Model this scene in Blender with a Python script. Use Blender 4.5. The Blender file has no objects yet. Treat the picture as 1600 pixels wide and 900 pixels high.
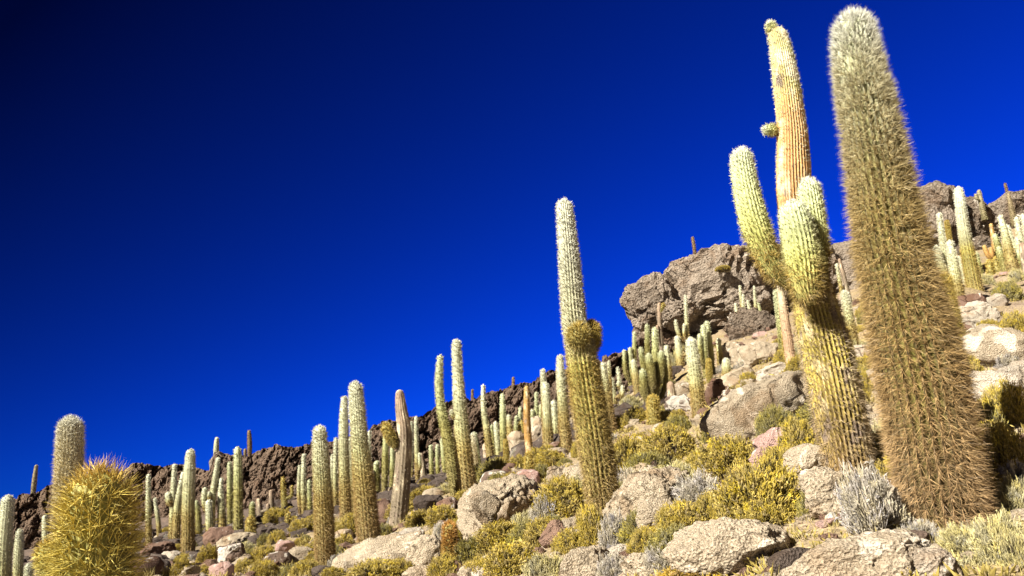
import bpy, math, random
import numpy as np
from mathutils import Matrix, Vector

# ------------------------------------------------------------------ camera, sky, sun, exposure
scene = bpy.context.scene
FPX = 1200.0                                  # focal length in pixels of a 1600 px wide frame
PITCH, ROLL = math.radians(14.0), math.radians(5.5)
SUN_EL, SUN_BACK = math.radians(39.0), math.radians(50.0)   # height, and angle left of straight behind the camera
FWD = np.array([0, math.cos(PITCH), math.sin(PITCH)])
_r0 = np.array([1.0, 0, 0]); _u0 = np.array([0, -math.sin(PITCH), math.cos(PITCH)])
RGT = _r0 * math.cos(ROLL) - _u0 * math.sin(ROLL)
UPV = _u0 * math.cos(ROLL) + _r0 * math.sin(ROLL)

cam = bpy.data.cameras.new('camera'); cam_o = bpy.data.objects.new('camera', cam)
scene.collection.objects.link(cam_o); scene.camera = cam_o
cam.sensor_width = 36.0; cam.lens = 36.0 * FPX / 1600.0
cam.clip_start = 0.05; cam.clip_end = 20000.0
cam_o.matrix_world = Matrix(((RGT[0], UPV[0], -FWD[0], 0), (RGT[1], UPV[1], -FWD[1], 0),
                             (RGT[2], UPV[2], -FWD[2], 0), (0, 0, 0, 1)))

# unit vector that points at the sun (behind the camera, to its left)
SUN = np.array([-math.sin(SUN_BACK) * math.cos(SUN_EL), -math.cos(SUN_BACK) * math.cos(SUN_EL), math.sin(SUN_EL)])
world = bpy.data.worlds.new('World'); scene.world = world; world.use_nodes = True
nt = world.node_tree; nt.nodes.clear()
n_out = nt.nodes.new('ShaderNodeOutputWorld'); n_bg = nt.nodes.new('ShaderNodeBackground')
n_sky = nt.nodes.new('ShaderNodeTexSky'); n_sky.sky_type = 'NISHITA'; n_sky.sun_disc = False
n_sky.sun_elevation = SUN_EL; n_sky.sun_rotation = math.atan2(SUN[0], SUN[1])
n_sky.altitude = 3700.0; n_sky.air_density = 1.0; n_sky.dust_density = 0.05; n_sky.ozone_density = 6.0
# a deep polarised high-altitude sky: darkens toward the sun, whose unseen side is held dark for deep shadows
n_tc = nt.nodes.new('ShaderNodeTexCoord'); n_dot = nt.nodes.new('ShaderNodeVectorMath'); n_dot.operation = 'DOT_PRODUCT'
n_dot.inputs[1].default_value = tuple(SUN)
n_pol = nt.nodes.new('ShaderNodeMath'); n_pol.operation = 'MULTIPLY_ADD'
n_pol.inputs[1].default_value = -1.10; n_pol.inputs[2].default_value = 0.375
n_cl = nt.nodes.new('ShaderNodeClamp'); n_cl.inputs['Min'].default_value = 0.08; n_cl.inputs['Max'].default_value = 1.15
n_mul = nt.nodes.new('ShaderNodeMix'); n_mul.data_type = 'RGBA'; n_mul.blend_type = 'MULTIPLY'; n_mul.inputs[0].default_value = 1.0
n_mul.inputs[7].default_value = (0.008, 0.155, 1.04, 1.0)
n_sc = nt.nodes.new('ShaderNodeVectorMath'); n_sc.operation = 'SCALE'
L = nt.links.new
L(n_tc.outputs['Generated'], n_dot.inputs[0]); L(n_dot.outputs['Value'], n_pol.inputs[0]); L(n_pol.outputs[0], n_cl.inputs[0])
L(n_sky.outputs[0], n_mul.inputs[6]); L(n_mul.outputs[2], n_sc.inputs[0]); L(n_cl.outputs[0], n_sc.inputs['Scale'])
L(n_sc.outputs[0], n_bg.inputs[0]); n_bg.inputs[1].default_value = 0.05
L(n_bg.outputs[0], n_out.inputs[0])

sl = bpy.data.lights.new('sun', 'SUN'); so = bpy.data.objects.new('sun', sl); scene.collection.objects.link(so)
sl.energy = 5.0; sl.angle = math.radians(0.53); sl.color = (1.0, 0.93, 0.80)
so.rotation_euler = Vector(-SUN).to_track_quat('-Z', 'Y').to_euler()
so.location = tuple(SUN * 60)
vs = scene.view_settings
vs.view_transform = 'Standard'; vs.look = 'None'; vs.gamma = 1.0; vs.use_curve_mapping = False; vs.exposure = 1.65
scene.cycles.max_bounces = 6; scene.cycles.diffuse_bounces = 3; scene.cycles.transmission_bounces = 3

# ------------------------------------------------------------------ helpers
RNG = np.random.default_rng(11); random.seed(5)
COL = scene.collection
def ray(px, py):
    px = np.asarray(px, float); py = np.asarray(py, float)
    return (FWD + RGT * ((px - 800) / FPX)[..., None] - UPV * ((py - 450) / FPX)[..., None])
def at(px, py, d): return ray(px, py) * np.asarray(d, float)[..., None] if np.ndim(d) else ray(px, py) * d
def proj(P):
    P = np.asarray(P, float); d = P @ FWD
    d = np.where(np.abs(d) < 1e-6, 1e-6, d)
    return 800 + FPX * (P @ RGT) / d, 450 - FPX * (P @ UPV) / d, d
def nrm(v): return v / np.maximum(np.linalg.norm(v, axis=-1, keepdims=True), 1e-9)

_perm = np.random.default_rng(3).permutation(256); _perm = np.concatenate([_perm, _perm, _perm])
_grad = nrm(np.random.default_rng(4).normal(size=(256, 3)))
def noise3(P):
    P = np.asarray(P, float); I = np.floor(P).astype(np.int64); f = P - I; I &= 255
    u = f * f * f * (f * (f * 6 - 15) + 10); out = 0.0
    for dx in (0, 1):
        wx = u[..., 0] if dx else 1 - u[..., 0]
        for dy in (0, 1):
            wy = u[..., 1] if dy else 1 - u[..., 1]
            for dz in (0, 1):
                wz = u[..., 2] if dz else 1 - u[..., 2]
                h = _perm[_perm[_perm[I[..., 0] + dx] + I[..., 1] + dy] + I[..., 2] + dz]
                g = _grad[h]
                out = out + wx * wy * wz * (g[..., 0] * (f[..., 0] - dx) + g[..., 1] * (f[..., 1] - dy) + g[..., 2] * (f[..., 2] - dz))
    return out * 1.6
def fbm(P, octv=4, gain=0.5, lac=2.03):
    a, s, o = 1.0, 0.0, np.asarray(P, float)
    for _ in range(octv):
        s = s + a * noise3(o); a *= gain; o = o * lac + 17.3
    return s
def ridged(P, octv=4, gain=0.5):
    a, s, o = 1.0, 0.0, np.asarray(P, float)
    for _ in range(octv):
        s = s + a * (1 - 2 * np.abs(noise3(o))); a *= gain; o = o * 2.07 + 9.1
    return s
def worley(P):
    P = np.asarray(P, float); I = np.floor(P).astype(np.int64); f = P - I
    d1 = np.full(P.shape[:-1], 9.0); d2 = d1.copy(); cid = np.zeros(P.shape[:-1], int)
    for dx in (-1, 0, 1):
        for dy in (-1, 0, 1):
            for dz in (-1, 0, 1):
                h = _perm[_perm[_perm[(I[..., 0] + dx) & 255] + ((I[..., 1] + dy) & 255)] + ((I[..., 2] + dz) & 255)]
                q = _grad[h] * 0.45 + 0.5 + np.array([dx, dy, dz]) - f
                d = np.sqrt((q * q).sum(-1)); m = d < d1
                d2 = np.where(m, d1, np.minimum(d2, d)); cid = np.where(m, h, cid); d1 = np.where(m, d, d1)
    return d1, d2, cid

def make_mesh(name, V, F, col=None, smooth=True):
    """F: list of int arrays, each (n,3) or (n,4)."""
    V = np.ascontiguousarray(V, np.float32)
    if isinstance(F, np.ndarray): F = [F]
    me = bpy.data.meshes.new(name); me.vertices.add(len(V)); me.vertices.foreach_set('co', V.ravel())
    loops = np.concatenate([f.ravel() for f in F]).astype(np.int32)
    tot = np.concatenate([np.full(len(f), f.shape[1]) for f in F]).astype(np.int32)
    start = np.concatenate([[0], np.cumsum(tot)[:-1]]).astype(np.int32)
    me.loops.add(len(loops)); me.loops.foreach_set('vertex_index', loops)
    me.polygons.add(len(tot)); me.polygons.foreach_set('loop_start', start); me.polygons.foreach_set('loop_total', tot)
    me.polygons.foreach_set('use_smooth', np.full(len(tot), smooth, bool))
    me.update(calc_edges=True)
    if col is not None:
        a = me.color_attributes.new('Col', 'FLOAT_COLOR', 'POINT')
        c = np.ones((len(V), 4), np.float32); c[:, :3] = np.clip(col, 0, 1); a.data.foreach_set('color', c.ravel())
    return me
def add_obj(name, me, mat, parent=None, **props):
    o = bpy.data.objects.new(name, me); COL.objects.link(o)
    if mat is not None and me is not None and not me.materials: me.materials.append(mat)
    if parent is not None: o.parent = parent
    for k, v in props.items(): o[k] = v
    return o
def empty(name, loc, **props):
    o = bpy.data.objects.new(name, None); COL.objects.link(o); o.location = tuple(loc); o.empty_display_size = 0.1
    for k, v in props.items(): o[k] = v
    return o

# ------------------------------------------------------------------ materials
def new_mat(name):
    m = bpy.data.materials.new(name); m.use_nodes = True; t = m.node_tree; t.nodes.clear()
    return m, t, t.nodes.new, t.links.new
def mat_attr(name, rough=0.6, transl=0.0, nscale=0.0, namt=0.0, bump=0.0):
    m, t, N, LK = new_mat(name)
    o = N('ShaderNodeOutputMaterial'); b = N('ShaderNodeBsdfPrincipled'); a = N('ShaderNodeAttribute'); a.attribute_name = 'Col'
    b.inputs['Roughness'].default_value = rough; b.inputs['Specular IOR Level'].default_value = 0.25
    c = a.outputs['Color']
    if nscale:
        g = N('ShaderNodeNewGeometry'); n = N('ShaderNodeTexNoise'); n.inputs['Scale'].default_value = nscale; n.inputs['Detail'].default_value = 5
        LK(g.outputs['Position'], n.inputs['Vector'])
        mr = N('ShaderNodeMapRange'); mr.inputs[1].default_value = 0.3; mr.inputs[2].default_value = 0.7
        mr.inputs[3].default_value = 1 - namt; mr.inputs[4].default_value = 1 + namt
        LK(n.outputs['Fac'], mr.inputs[0]); v = N('ShaderNodeVectorMath'); v.operation = 'SCALE'
        LK(c, v.inputs[0]); LK(mr.outputs[0], v.inputs['Scale']); c = v.outputs[0]
        if bump:
            bp = N('ShaderNodeBump'); bp.inputs['Strength'].default_value = 0.8; bp.inputs['Distance'].default_value = bump
            LK(n.outputs['Fac'], bp.inputs['Height']); LK(bp.outputs[0], b.inputs['Normal'])
    LK(c, b.inputs['Base Color'])
    if transl:
        tr = N('ShaderNodeBsdfTranslucent'); mx = N('ShaderNodeMixShader'); mx.inputs[0].default_value = transl
        LK(c, tr.inputs[0]); LK(b.outputs[0], mx.inputs[1]); LK(tr.outputs[0], mx.inputs[2]); LK(mx.outputs[0], o.inputs[0])
    else:
        LK(b.outputs[0], o.inputs[0])
    return m
def mat_rock(name, c1, c2, c3, big=1.2, fine=62.0, pit=0.010, speck=0.35, lichen=None, lich=0.62):
    """pitted stone: broad colour drift, fine grain, gritty relief"""
    c1, c2, c3 = (tuple(0.90 * v for v in c) for c in (c1, c2, c3)); lichen = tuple(0.9 * v for v in lichen) if lichen else None
    m, t, N, LK = new_mat(name)
    o = N('ShaderNodeOutputMaterial'); b = N('ShaderNodeBsdfPrincipled'); b.inputs['Roughness'].default_value = 0.92
    b.inputs['Specular IOR Level'].default_value = 0.12
    g = N('ShaderNodeNewGeometry'); oi = N('ShaderNodeObjectInfo')
    off = N('ShaderNodeVectorMath'); off.operation = 'ADD'; LK(g.outputs['Position'], off.inputs[0]); LK(oi.outputs['Random'], off.inputs[1])
    n1 = N('ShaderNodeTexNoise'); n1.inputs['Scale'].default_value = big; n1.inputs['Detail'].default_value = 8; n1.inputs['Roughness'].default_value = 0.62
    n2 = N('ShaderNodeTexNoise'); n2.inputs['Scale'].default_value = fine; n2.inputs['Detail'].default_value = 6; n2.inputs['Roughness'].default_value = 0.7
    vo = N('ShaderNodeTexVoronoi'); vo.inputs['Scale'].default_value = fine * 1.1
    for n in (n1, n2, vo): LK(off.outputs[0], n.inputs['Vector'])
    r1 = N('ShaderNodeValToRGB'); e = r1.color_ramp; e.elements[0].position = 0.33; e.elements[1].position = 0.68
    e.elements[0].color = (*c1, 1); e.elements[1].color = (*c2, 1)
    LK(n1.outputs['Fac'], r1.inputs[0])
    mx = N('ShaderNodeMix'); mx.data_type = 'RGBA'; mx.blend_type = 'MIX'; mx.inputs[7].default_value = (*c3, 1)
    mr = N('ShaderNodeMapRange'); mr.inputs[1].default_value = 0.40; mr.inputs[2].default_value = 0.62; mr.inputs[4].default_value = speck
    LK(n2.outputs['Fac'], mr.inputs[0]); LK(mr.outputs[0], mx.inputs[0]); LK(r1.outputs[0], mx.inputs[6])
    c = mx.outputs[2]
    if lichen:
        n3 = N('ShaderNodeTexNoise'); n3.inputs['Scale'].default_value = big * 2.3; n3.inputs['Detail'].default_value = 7; n3.inputs['Distortion'].default_value = 1.2
        LK(off.outputs[0], n3.inputs['Vector']); m3 = N('ShaderNodeMapRange'); m3.inputs[1].default_value = lich; m3.inputs[2].default_value = lich + 0.05; m3.inputs[4].default_value = 0.85
        LK(n3.outputs['Fac'], m3.inputs[0]); x3 = N('ShaderNodeMix'); x3.data_type = 'RGBA'; x3.inputs[7].default_value = (*lichen, 1)
        LK(m3.outputs[0], x3.inputs[0]); LK(c, x3.inputs[6]); c = x3.outputs[2]
    wv = N('ShaderNodeVectorMath'); wv.operation = 'MULTIPLY_ADD'; wv.inputs[1].default_value = (.55 / big,) * 3
    LK(n1.outputs['Color'], wv.inputs[0]); LK(off.outputs[0], wv.inputs[2])
    ve = N('ShaderNodeTexVoronoi'); ve.feature = 'DISTANCE_TO_EDGE'; ve.inputs['Scale'].default_value = big * 1.5; LK(wv.outputs[0], ve.inputs['Vector'])
    ck = N('ShaderNodeMapRange'); ck.inputs[1].default_value = 0.0; ck.inputs[2].default_value = 0.03; ck.inputs[3].default_value = 1.0; ck.inputs[4].default_value = 0.0
    LK(ve.outputs['Distance'], ck.inputs[0])
    ns = N('ShaderNodeTexNoise'); ns.inputs['Scale'].default_value = big * 1.7; ns.inputs['Detail'].default_value = 6; ns.inputs['Distortion'].default_value = .8; LK(wv.outputs[0], ns.inputs['Vector'])
    cm = N('ShaderNodeMapRange'); cm.inputs[1].default_value = .45; cm.inputs[2].default_value = .6; LK(ns.outputs['Fac'], cm.inputs[0])
    cmul = N('ShaderNodeMath'); cmul.operation = 'MULTIPLY'; LK(ck.outputs[0], cmul.inputs[0]); LK(cm.outputs[0], cmul.inputs[1])      # cracks fade in and out
    sm = N('ShaderNodeMapRange'); sm.inputs[1].default_value = .52; sm.inputs[2].default_value = .66; sm.inputs[4].default_value = .6; LK(ns.outputs['Fac'], sm.inputs[0])
    xs = N('ShaderNodeMix'); xs.data_type = 'RGBA'; xs.blend_type = 'MULTIPLY'; xs.inputs[7].default_value = (.66, .52, .40, 1); LK(sm.outputs[0], xs.inputs[0]); LK(c, xs.inputs[6])
    xc = N('ShaderNodeMix'); xc.data_type = 'RGBA'; xc.inputs[7].default_value = (c1[0] * .4, c1[1] * .36, c1[2] * .32, 1); LK(cmul.outputs[0], xc.inputs[0]); LK(xs.outputs[2], xc.inputs[6]); c = xc.outputs[2]
    rnd = N('ShaderNodeMapRange'); rnd.inputs[3].default_value = 0.82; rnd.inputs[4].default_value = 1.15; LK(oi.outputs['Random'], rnd.inputs[0])
    sc = N('ShaderNodeVectorMath'); sc.operation = 'SCALE'; LK(c, sc.inputs[0]); LK(rnd.outputs[0], sc.inputs['Scale'])
    LK(sc.outputs[0], b.inputs['Base Color'])
    ad = N('ShaderNodeMath'); ad.operation = 'MULTIPLY_ADD'; ad.inputs[1].default_value = 0.8
    LK(vo.outputs['Distance'], ad.inputs[0]); LK(n2.outputs['Fac'], ad.inputs[2])
    b1 = N('ShaderNodeBump'); b1.inputs['Strength'].default_value = 1.0; b1.inputs['Distance'].default_value = pit * 2.8; LK(ad.outputs[0], b1.inputs['Height'])
    b2 = N('ShaderNodeBump'); b2.inputs['Strength'].default_value = 0.8; b2.inputs['Distance'].default_value = pit * 7; LK(n1.outputs['Fac'], b2.inputs['Height'])
    b3 = N('ShaderNodeBump'); b3.invert = True; b3.inputs['Strength'].default_value = 1.0; b3.inputs['Distance'].default_value = .03 / big; LK(cmul.outputs[0], b3.inputs['Height'])
    LK(b1.outputs[0], b2.inputs['Normal']); LK(b2.outputs[0], b3.inputs['Normal']); LK(b3.outputs[0], b.inputs['Normal']); LK(b.outputs[0], o.inputs[0])
    return m
M = {
    'tan': mat_rock('tan_boulder_stone', (.25, .195, .13), (.40, .325, .235), (.58, .495, .38), speck=.8, lichen=(.72, .64, .53), lich=.6),
    'pale': mat_rock('pale_crusted_stone', (.29, .24, .18), (.47, .40, .325), (.62, .56, .475), speck=.8),
    'pink': mat_rock('pinkish_stone', (.30, .17, .15), (.46, .31, .27), (.5, .4, .36), lichen=(.72, .66, .6), lich=.6),
    'brown': mat_rock('reddish_brown_stone', (.12, .065, .048), (.24, .15, .11), (.30, .22, .17), lichen=(.66, .6, .52), lich=.63),
    'dark': mat_rock('dark_lava_stone', (.045, .034, .03), (.11, .085, .072), (.16, .13, .11), lichen=(.6, .55, .48), lich=.68),
    'mottled': mat_rock('white_crusted_dark_stone', (.10, .07, .055), (.2, .14, .11), (.25, .19, .15), lichen=(.7, .65, .57), lich=.5),
    'cliff': mat_rock('dark_cliff_lava', (.060, .040, .028), (.150, .102, .072), (.22, .16, .118), big=.6, fine=8.0, pit=.05, speck=.55, lichen=(.30, .25, .2), lich=.70),
    'crag': mat_rock('grey_brown_crag_stone', (.125, .097, .072), (.25, .20, .155), (.40, .34, .28), big=.5, fine=8.0, pit=.045, speck=.6, lichen=(.55, .49, .41), lich=.66),
    'crag_dark': mat_rock('dark_crag_stone', (.08, .06, .046), (.18, .135, .10), (.30, .245, .19), big=.5, fine=8.0, pit=.05, speck=.6, lichen=(.62, .56, .48), lich=.62),
    'spine': mat_attr('cactus_spines', .45, .08),
    'skin': mat_attr('cactus_skin', .65, 0, 40.0, .25, .006),
    'leaf': mat_attr('shrub_leaf', .6, .15),
    'twig': mat_attr('shrub_twig', .8),
    'ground': mat_attr('dry_hillside_soil', .95, 0, 26.0, .6, .06),
}
# ------------------------------------------------------------------ what stands where (read off the photograph, with estimated distances)
# each cactus: distance (m), style, white share of the stem, label, stems [(name, distance offset, [(x, y, width) base -> tip])]
T, A = 'trunk', 'arm'
CACTI = [
 (4.0, 'giant', .30, 'giant spiny brown column cactus with white woolly head, nearest on the right',
  [(T, 0, [(1478, 822, 146), (1442, 600, 148), (1396, 400, 124), (1361, 200, 102), (1341, 100, 82), (1331, 24, 68)])]),
 (5.2, 'branched', .15, 'tall branching cactus with yellow ribs, orange corky upper trunk and three arms',
  [(T, 0, [(1330, 742, 88), (1302, 600, 92), (1274, 480, 80), (1252, 400, 66), (1241, 300, 56), (1237, 200, 49), (1224, 100, 41), (1212, 44, 33)]),
   (A, -.06, [(1258, 446, 28), (1238, 442, 40), (1214, 423, 47), (1196, 393, 48), (1180, 352, 46), (1168, 305, 43), (1161, 265, 41), (1158, 232, 37)]),
   (A, -.26, [(1268, 478, 34), (1262, 458, 54), (1256, 415, 60), (1247, 365, 55), (1236, 315, 45)]),
   (A, -.15, [(1280, 455, 36), (1280, 420, 42), (1275, 370, 43), (1269, 330, 41), (1262, 279, 36)]),
   ('bud', 0, [(1219, 206, 12), (1210, 204, 24), (1192, 202, 24)]),
   ('bud', 0, [(1213, 56, 14), (1207, 48, 22), (1202, 34, 20)])]),
 (8.5, 'ribbed', .45, 'tall ribbed cactus at centre with white upper half and round bud at mid-height',
  [(T, 0, [(946, 812, 56), (931, 700, 60), (915, 600, 57), (905, 535, 50), (897, 500, 43), (889, 400, 36), (881, 312, 29)]),
   ('bud', -.14, [(904, 548, 22), (904, 530, 38), (905, 507, 35)]),
   ('bud', .06, [(906, 550, 18), (925, 540, 29), (924, 503, 27)])]),
 (2.5, 'goldball', .0, 'golden long-spined cactus top at lower left, nearest the viewer',
  [(T, 0, [(118, 1380, 150), (130, 1100, 158), (148, 900, 160), (155, 738, 126)]),
   ('bud', .05, [(120, 940, 36), (90, 905, 56), (72, 850, 48)])]),
 (10.0, 'woolly', .75, 'cream woolly cactus rising behind the golden long-spined cactus',
  [(T, 0, [(100, 930, 42), (104, 800, 43), (109, 700, 42), (110, 653, 40)])]),
 (22, 'std', .62, 'whitish cactus at the far left edge of the picture', [(T, 0, [(4, 940, 24), (7, 850, 23), (13, 774, 20)])]),
 (26, 'std', .55, 'slim whitish cactus just right of the one at the left edge', [(T, 0, [(27, 930, 15), (29, 870, 15), (31, 827, 12)])]),
 (21, 'std', .6, 'short whitish cactus tip at the bottom left beside the golden spines', [(T, 0, [(43, 945, 15), (44, 910, 15), (45, 881, 13)])]),
 (62, 'far', .3, 'lone thin cactus on the ridge at far left', [(T, 0, [(51, 780, 8), (54, 750, 8), (57, 726, 6)])]),
 (38, 'std', .7, 'small pale cactus half hidden left of the golden spines', [(T, 0, [(73, 862, 11), (71, 830, 11), (70, 805, 9)])]),
 (32, 'std', .45, 'thin pale cactus just right of the golden long-spined cactus', [(T, 0, [(233, 866, 11), (232, 800, 10), (232, 741, 8)])]),
 (32, 'std', .5, 'slim cactus with a yellow bud on its left side', [(T, 0, [(267, 862, 11), (271, 780, 11), (273, 725, 9)]),
   ('bud', -.1, [(271, 792, 7), (265, 784, 12), (262, 769, 11)])]),
 (30, 'std', .4, 'leaning cactus tucked left of a thick pale-topped cactus', [(T, 0, [(274, 856, 14), (278, 790, 13), (287, 737, 9)])]),
 (24, 'std', .4, 'thick pale-topped cactus standing alone at left, dark at its foot', [(T, 0, [(294, 882, 22), (294, 800, 21), (296, 740, 19), (298, 702, 15)])]),
 (58, 'far', .9, 'pale stubby cactus on a ridge knob at left', [(T, 0, [(338, 716, 9), (338, 700, 9), (339, 683, 7)])]),
 (34, 'std', .5, 'cactus with a low curved arm between the left pair of columns', [(T, 0, [(330, 838, 12), (332, 780, 11), (337, 745, 10), (341, 715, 8)]),
   (A, -.1, [(331, 806, 7), (323, 797, 9), (319, 782, 10), (320, 762, 9)]), ('bud', -.15, [(330, 782, 5), (327, 776, 7), (327, 768, 6)])]),
 (30, 'std', .5, 'stubby cactus in front of the curved-arm cactus', [(T, 0, [(328, 838, 13), (327, 810, 13), (326, 781, 11)])]),
 (31, 'std', .45, 'pinched-topped cactus right of the stubby one at left', [(T, 0, [(347, 840, 15), (346, 790, 13), (345, 768, 10), (346, 747, 7)])]),
 (34, 'olive', .3, 'slim olive cactus just left of a taller thick olive column', [(T, 0, [(360, 840, 10), (359, 780, 10), (359, 722, 9)])]),
 (28, 'olive', .3, 'tall thick olive column with rounded top at left', [(T, 0, [(373, 850, 18), (372, 780, 16), (372, 730, 15), (371, 698, 13)])]),
 (58, 'far', .0, 'brown cactus on the left ridge top', [(T, 0, [(390, 712, 8), (390, 690, 8), (389, 672, 6)])]),
 (58, 'far', .1, 'tiny stump cactus beside the brown cactus on the left ridge', [(T, 0, [(383, 714, 6), (383, 708, 6), (383, 701, 5)])]),
 (34, 'olive', .1, 'short dark cactus right of the thick olive column', [(T, 0, [(395, 820, 11), (394, 800, 11), (394, 784, 9)])]),
 (26, 'gold', .0, 'small golden spiny cactus below the thick olive column', [(T, 0, [(393, 862, 18), (392, 835, 18), (391, 808, 15)])]),
 (28, 'gold', .0, 'tiny brown-gold cactus among shrubs left of centre', [(T, 0, [(450, 828, 11), (450, 815, 11), (450, 801, 9)])]),
 (33, 'std', .5, 'slim grey-green cactus against the dark cliff at left', [(T, 0, [(476, 814, 11), (474, 760, 10), (475, 709, 8)]),
   (A, .0, [(470, 808, 7), (467, 770, 7), (468, 727, 6)])]),
 (32, 'olive', .3, 'short cactus right of the slim grey-green one by the cliff', [(T, 0, [(485, 816, 9), (484, 785, 9), (483, 750, 8)])]),
 (13, 'std', .30, 'stout cactus with white crown and golden-brown lower stem, bottom left of centre',
  [(T, 0, [(509, 900, 34), (506, 800, 32), (502, 730, 28), (499, 666, 23)])]),
 (21, 'std', .5, 'tall slender cactus behind the white-headed giant at left', [(T, 0, [(541, 820, 20), (538, 740, 18), (537, 670, 16), (538, 619, 12)])]),
 (30, 'std', .5, 'thin cactus between the stout crowned one and the tall slender one', [(T, 0, [(525, 806, 10), (524, 740, 9), (525, 684, 8)])]),
 (31, 'std', .4, 'faint thin cactus touching the stout crowned one', [(T, 0, [(520, 806, 7), (519, 750, 7), (519, 710, 6)])]),
 (23, 'std', .35, 'mid-height cactus squeezed between two tall columns left of centre', [(T, 0, [(557, 826, 14), (550, 760, 13), (546, 685, 10)])]),
 (12.5, 'std', .38, 'tall thick cactus with long white head, left of centre', [(T, 0, [(578, 856, 40), (570, 770, 36), (562, 690, 30), (558, 640, 28), (555, 597, 23)])]),
 (28, 'std', .6, 'small cactus tip peeking right of the thick white-headed cactus', [(T, 0, [(577, 800, 9), (577, 740, 9), (577, 673, 7)])]),
 (17, 'bark', .0, 'grey-brown bare cactus with a hanging golden bud on its left', [(T, 0, [(621, 826, 31), (629, 740, 28), (632, 680, 25), (627, 640, 20), (624, 609, 14)]),
   ('bud', -.12, [(619, 700, 9), (612, 686, 17), (600, 662, 13)])]),
 (34, 'olive', .35, 'olive cactus just left of the bare grey-brown cactus', [(T, 0, [(601, 762, 11), (602, 710, 11), (603, 659, 8)])]),
 (34, 'olive', .35, 'shorter olive cactus half behind the bare grey-brown cactus', [(T, 0, [(612, 762, 10), (613, 730, 10), (613, 699, 8)])]),
 (34, 'olive', .2, 'short cactus at the cliff foot left of the bare grey-brown cactus', [(T, 0, [(589, 775, 9), (588, 748, 9), (587, 722, 8)])]),
 (36, 'std', .5, 'slim cactus with short arm right of the bare grey-brown cactus', [(T, 0, [(653, 756, 9), (651, 700, 8), (650, 651, 7)]),
   (A, -.1, [(651, 740, 5), (656, 730, 7), (655, 708, 6)])]),
 (40, 'std', .6, 'very thin pale cactus behind the bare grey-brown cactus', [(T, 0, [(643, 756, 6), (643, 700, 6), (643, 659, 5)])]),
 (36, 'olive', .35, 'leftmost of three short cacti below the tall leaning pair', [(T, 0, [(676, 757, 8), (674, 730, 8), (673, 695, 7)])]),
 (36, 'olive', .35, 'middle of three short cacti below the tall leaning pair', [(T, 0, [(686, 757, 8), (684, 730, 8), (683, 695, 7)])]),
 (35, 'olive', .35, 'rightmost of three short cacti below the tall leaning pair', [(T, 0, [(698, 757, 9), (694, 725, 9), (690, 685, 7)])]),
 (19, 'olive', .35, 'tall bent olive cactus left in the pair near the middle', [(T, 0, [(714, 770, 24), (703, 700, 21), (690, 640, 17), (686, 600, 15), (688, 555, 12)])]),
 (18, 'std', .50, 'tallest pale cactus right in the pair near the middle', [(T, 0, [(732, 778, 33), (725, 710, 29), (719, 640, 23), (715, 580, 19), (713, 531, 17)]),
   ('bud', -.05, [(714, 655, 5), (708, 650, 9), (704, 641, 8)])]),
 (23, 'woolly', .4, 'fuzzy brown cactus behind the foot of the tallest pale cactus', [(T, 0, [(744, 752, 12), (741, 710, 12), (738, 678, 9)])]),
 (55, 'far', .0, 'tiny dark cactus on the cliff top near the middle', [(T, 0, [(738, 630, 5), (738, 620, 5), (738, 608, 4)])]),
 (55, 'far', .0, 'dark cactus stub on the cliff top left of the tall centre cactus', [(T, 0, [(803, 616, 6), (802, 605, 6), (802, 589, 5)])]),
 (27, 'std', .40, 'slender cactus standing right of the tall middle pair', [(T, 0, [(769, 736, 16), (762, 680, 13), (756, 640, 10), (755, 601, 8)])]),
 (33, 'olive', .45, 'pale olive cactus left of the orange-barked cactus', [(T, 0, [(787, 714, 13), (786, 660, 12), (785, 615, 9)])]),
 (33, 'std', .6, 'short white-tipped cactus between two slender columns', [(T, 0, [(779, 720, 9), (777, 690, 9), (774, 659, 8)])]),
 (34, 'olive', .1, 'short dark cactus beside the short white-tipped one', [(T, 0, [(774, 722, 7), (771, 690, 7), (768, 664, 6)])]),
 (20, 'orange', .0, 'thin orange-barked cactus with bare patches', [(T, 0, [(829, 722, 13), (824, 670, 13), (823, 630, 11), (823, 603, 9)])]),
 (16, 'gold', .0, 'golden spiny young cactus at the foot of the orange-barked cactus', [(T, 0, [(828, 762, 17), (827, 735, 18), (826, 708, 13)])]),
 (25, 'gold', .0, 'small golden cactus left of the orange-barked cactus', [(T, 0, [(791, 726, 10), (791, 706, 10), (790, 687, 8)])]),
 (24, 'std', .42, 'double-headed pale cactus right of the orange-barked cactus', [(T, 0, [(857, 712, 19), (855, 650, 16), (852, 598, 12)]),
   (A, .25, [(853, 690, 11), (851, 630, 12), (848, 577, 9)])]),
 (34, 'olive', .4, 'clustered cactus with side arms behind the orange-barked cactus', [(T, 0, [(838, 696, 9), (838, 650, 8), (838, 613, 7)]),
   (A, -.1, [(836, 685, 6), (832, 665, 8), (832, 640, 7)]), (A, -.1, [(840, 680, 5), (844, 662, 7), (845, 632, 6)])]),
 (33, 'olive', .5, 'small two-stemmed cactus peeking left of the orange bark', [(T, 0, [(811, 695, 9), (812, 670, 9), (813, 636, 7)]),
   (A, -.1, [(808, 690, 6), (806, 675, 8), (807, 650, 7)])]),
 (20, 'std', .4, 'thick column partly hidden behind the tall ribbed centre cactus', [(T, 0, [(886, 712, 22), (880, 640, 18), (876, 590, 15), (875, 555, 12)])]),
 (21, 'std', .25, 'pale-topped cactus close right of the tall ribbed centre cactus', [(T, 0, [(957, 674, 17), (949, 620, 15), (942, 567, 11)]),
   (A, .4, [(955, 640, 8), (953, 600, 8), (951, 564, 6)])]),
 (31, 'std', .5, 'thin cactus with a lumpy bud right of the centre cactus', [(T, 0, [(973, 634, 9), (969, 605, 8), (965, 574, 6)]),
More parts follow.
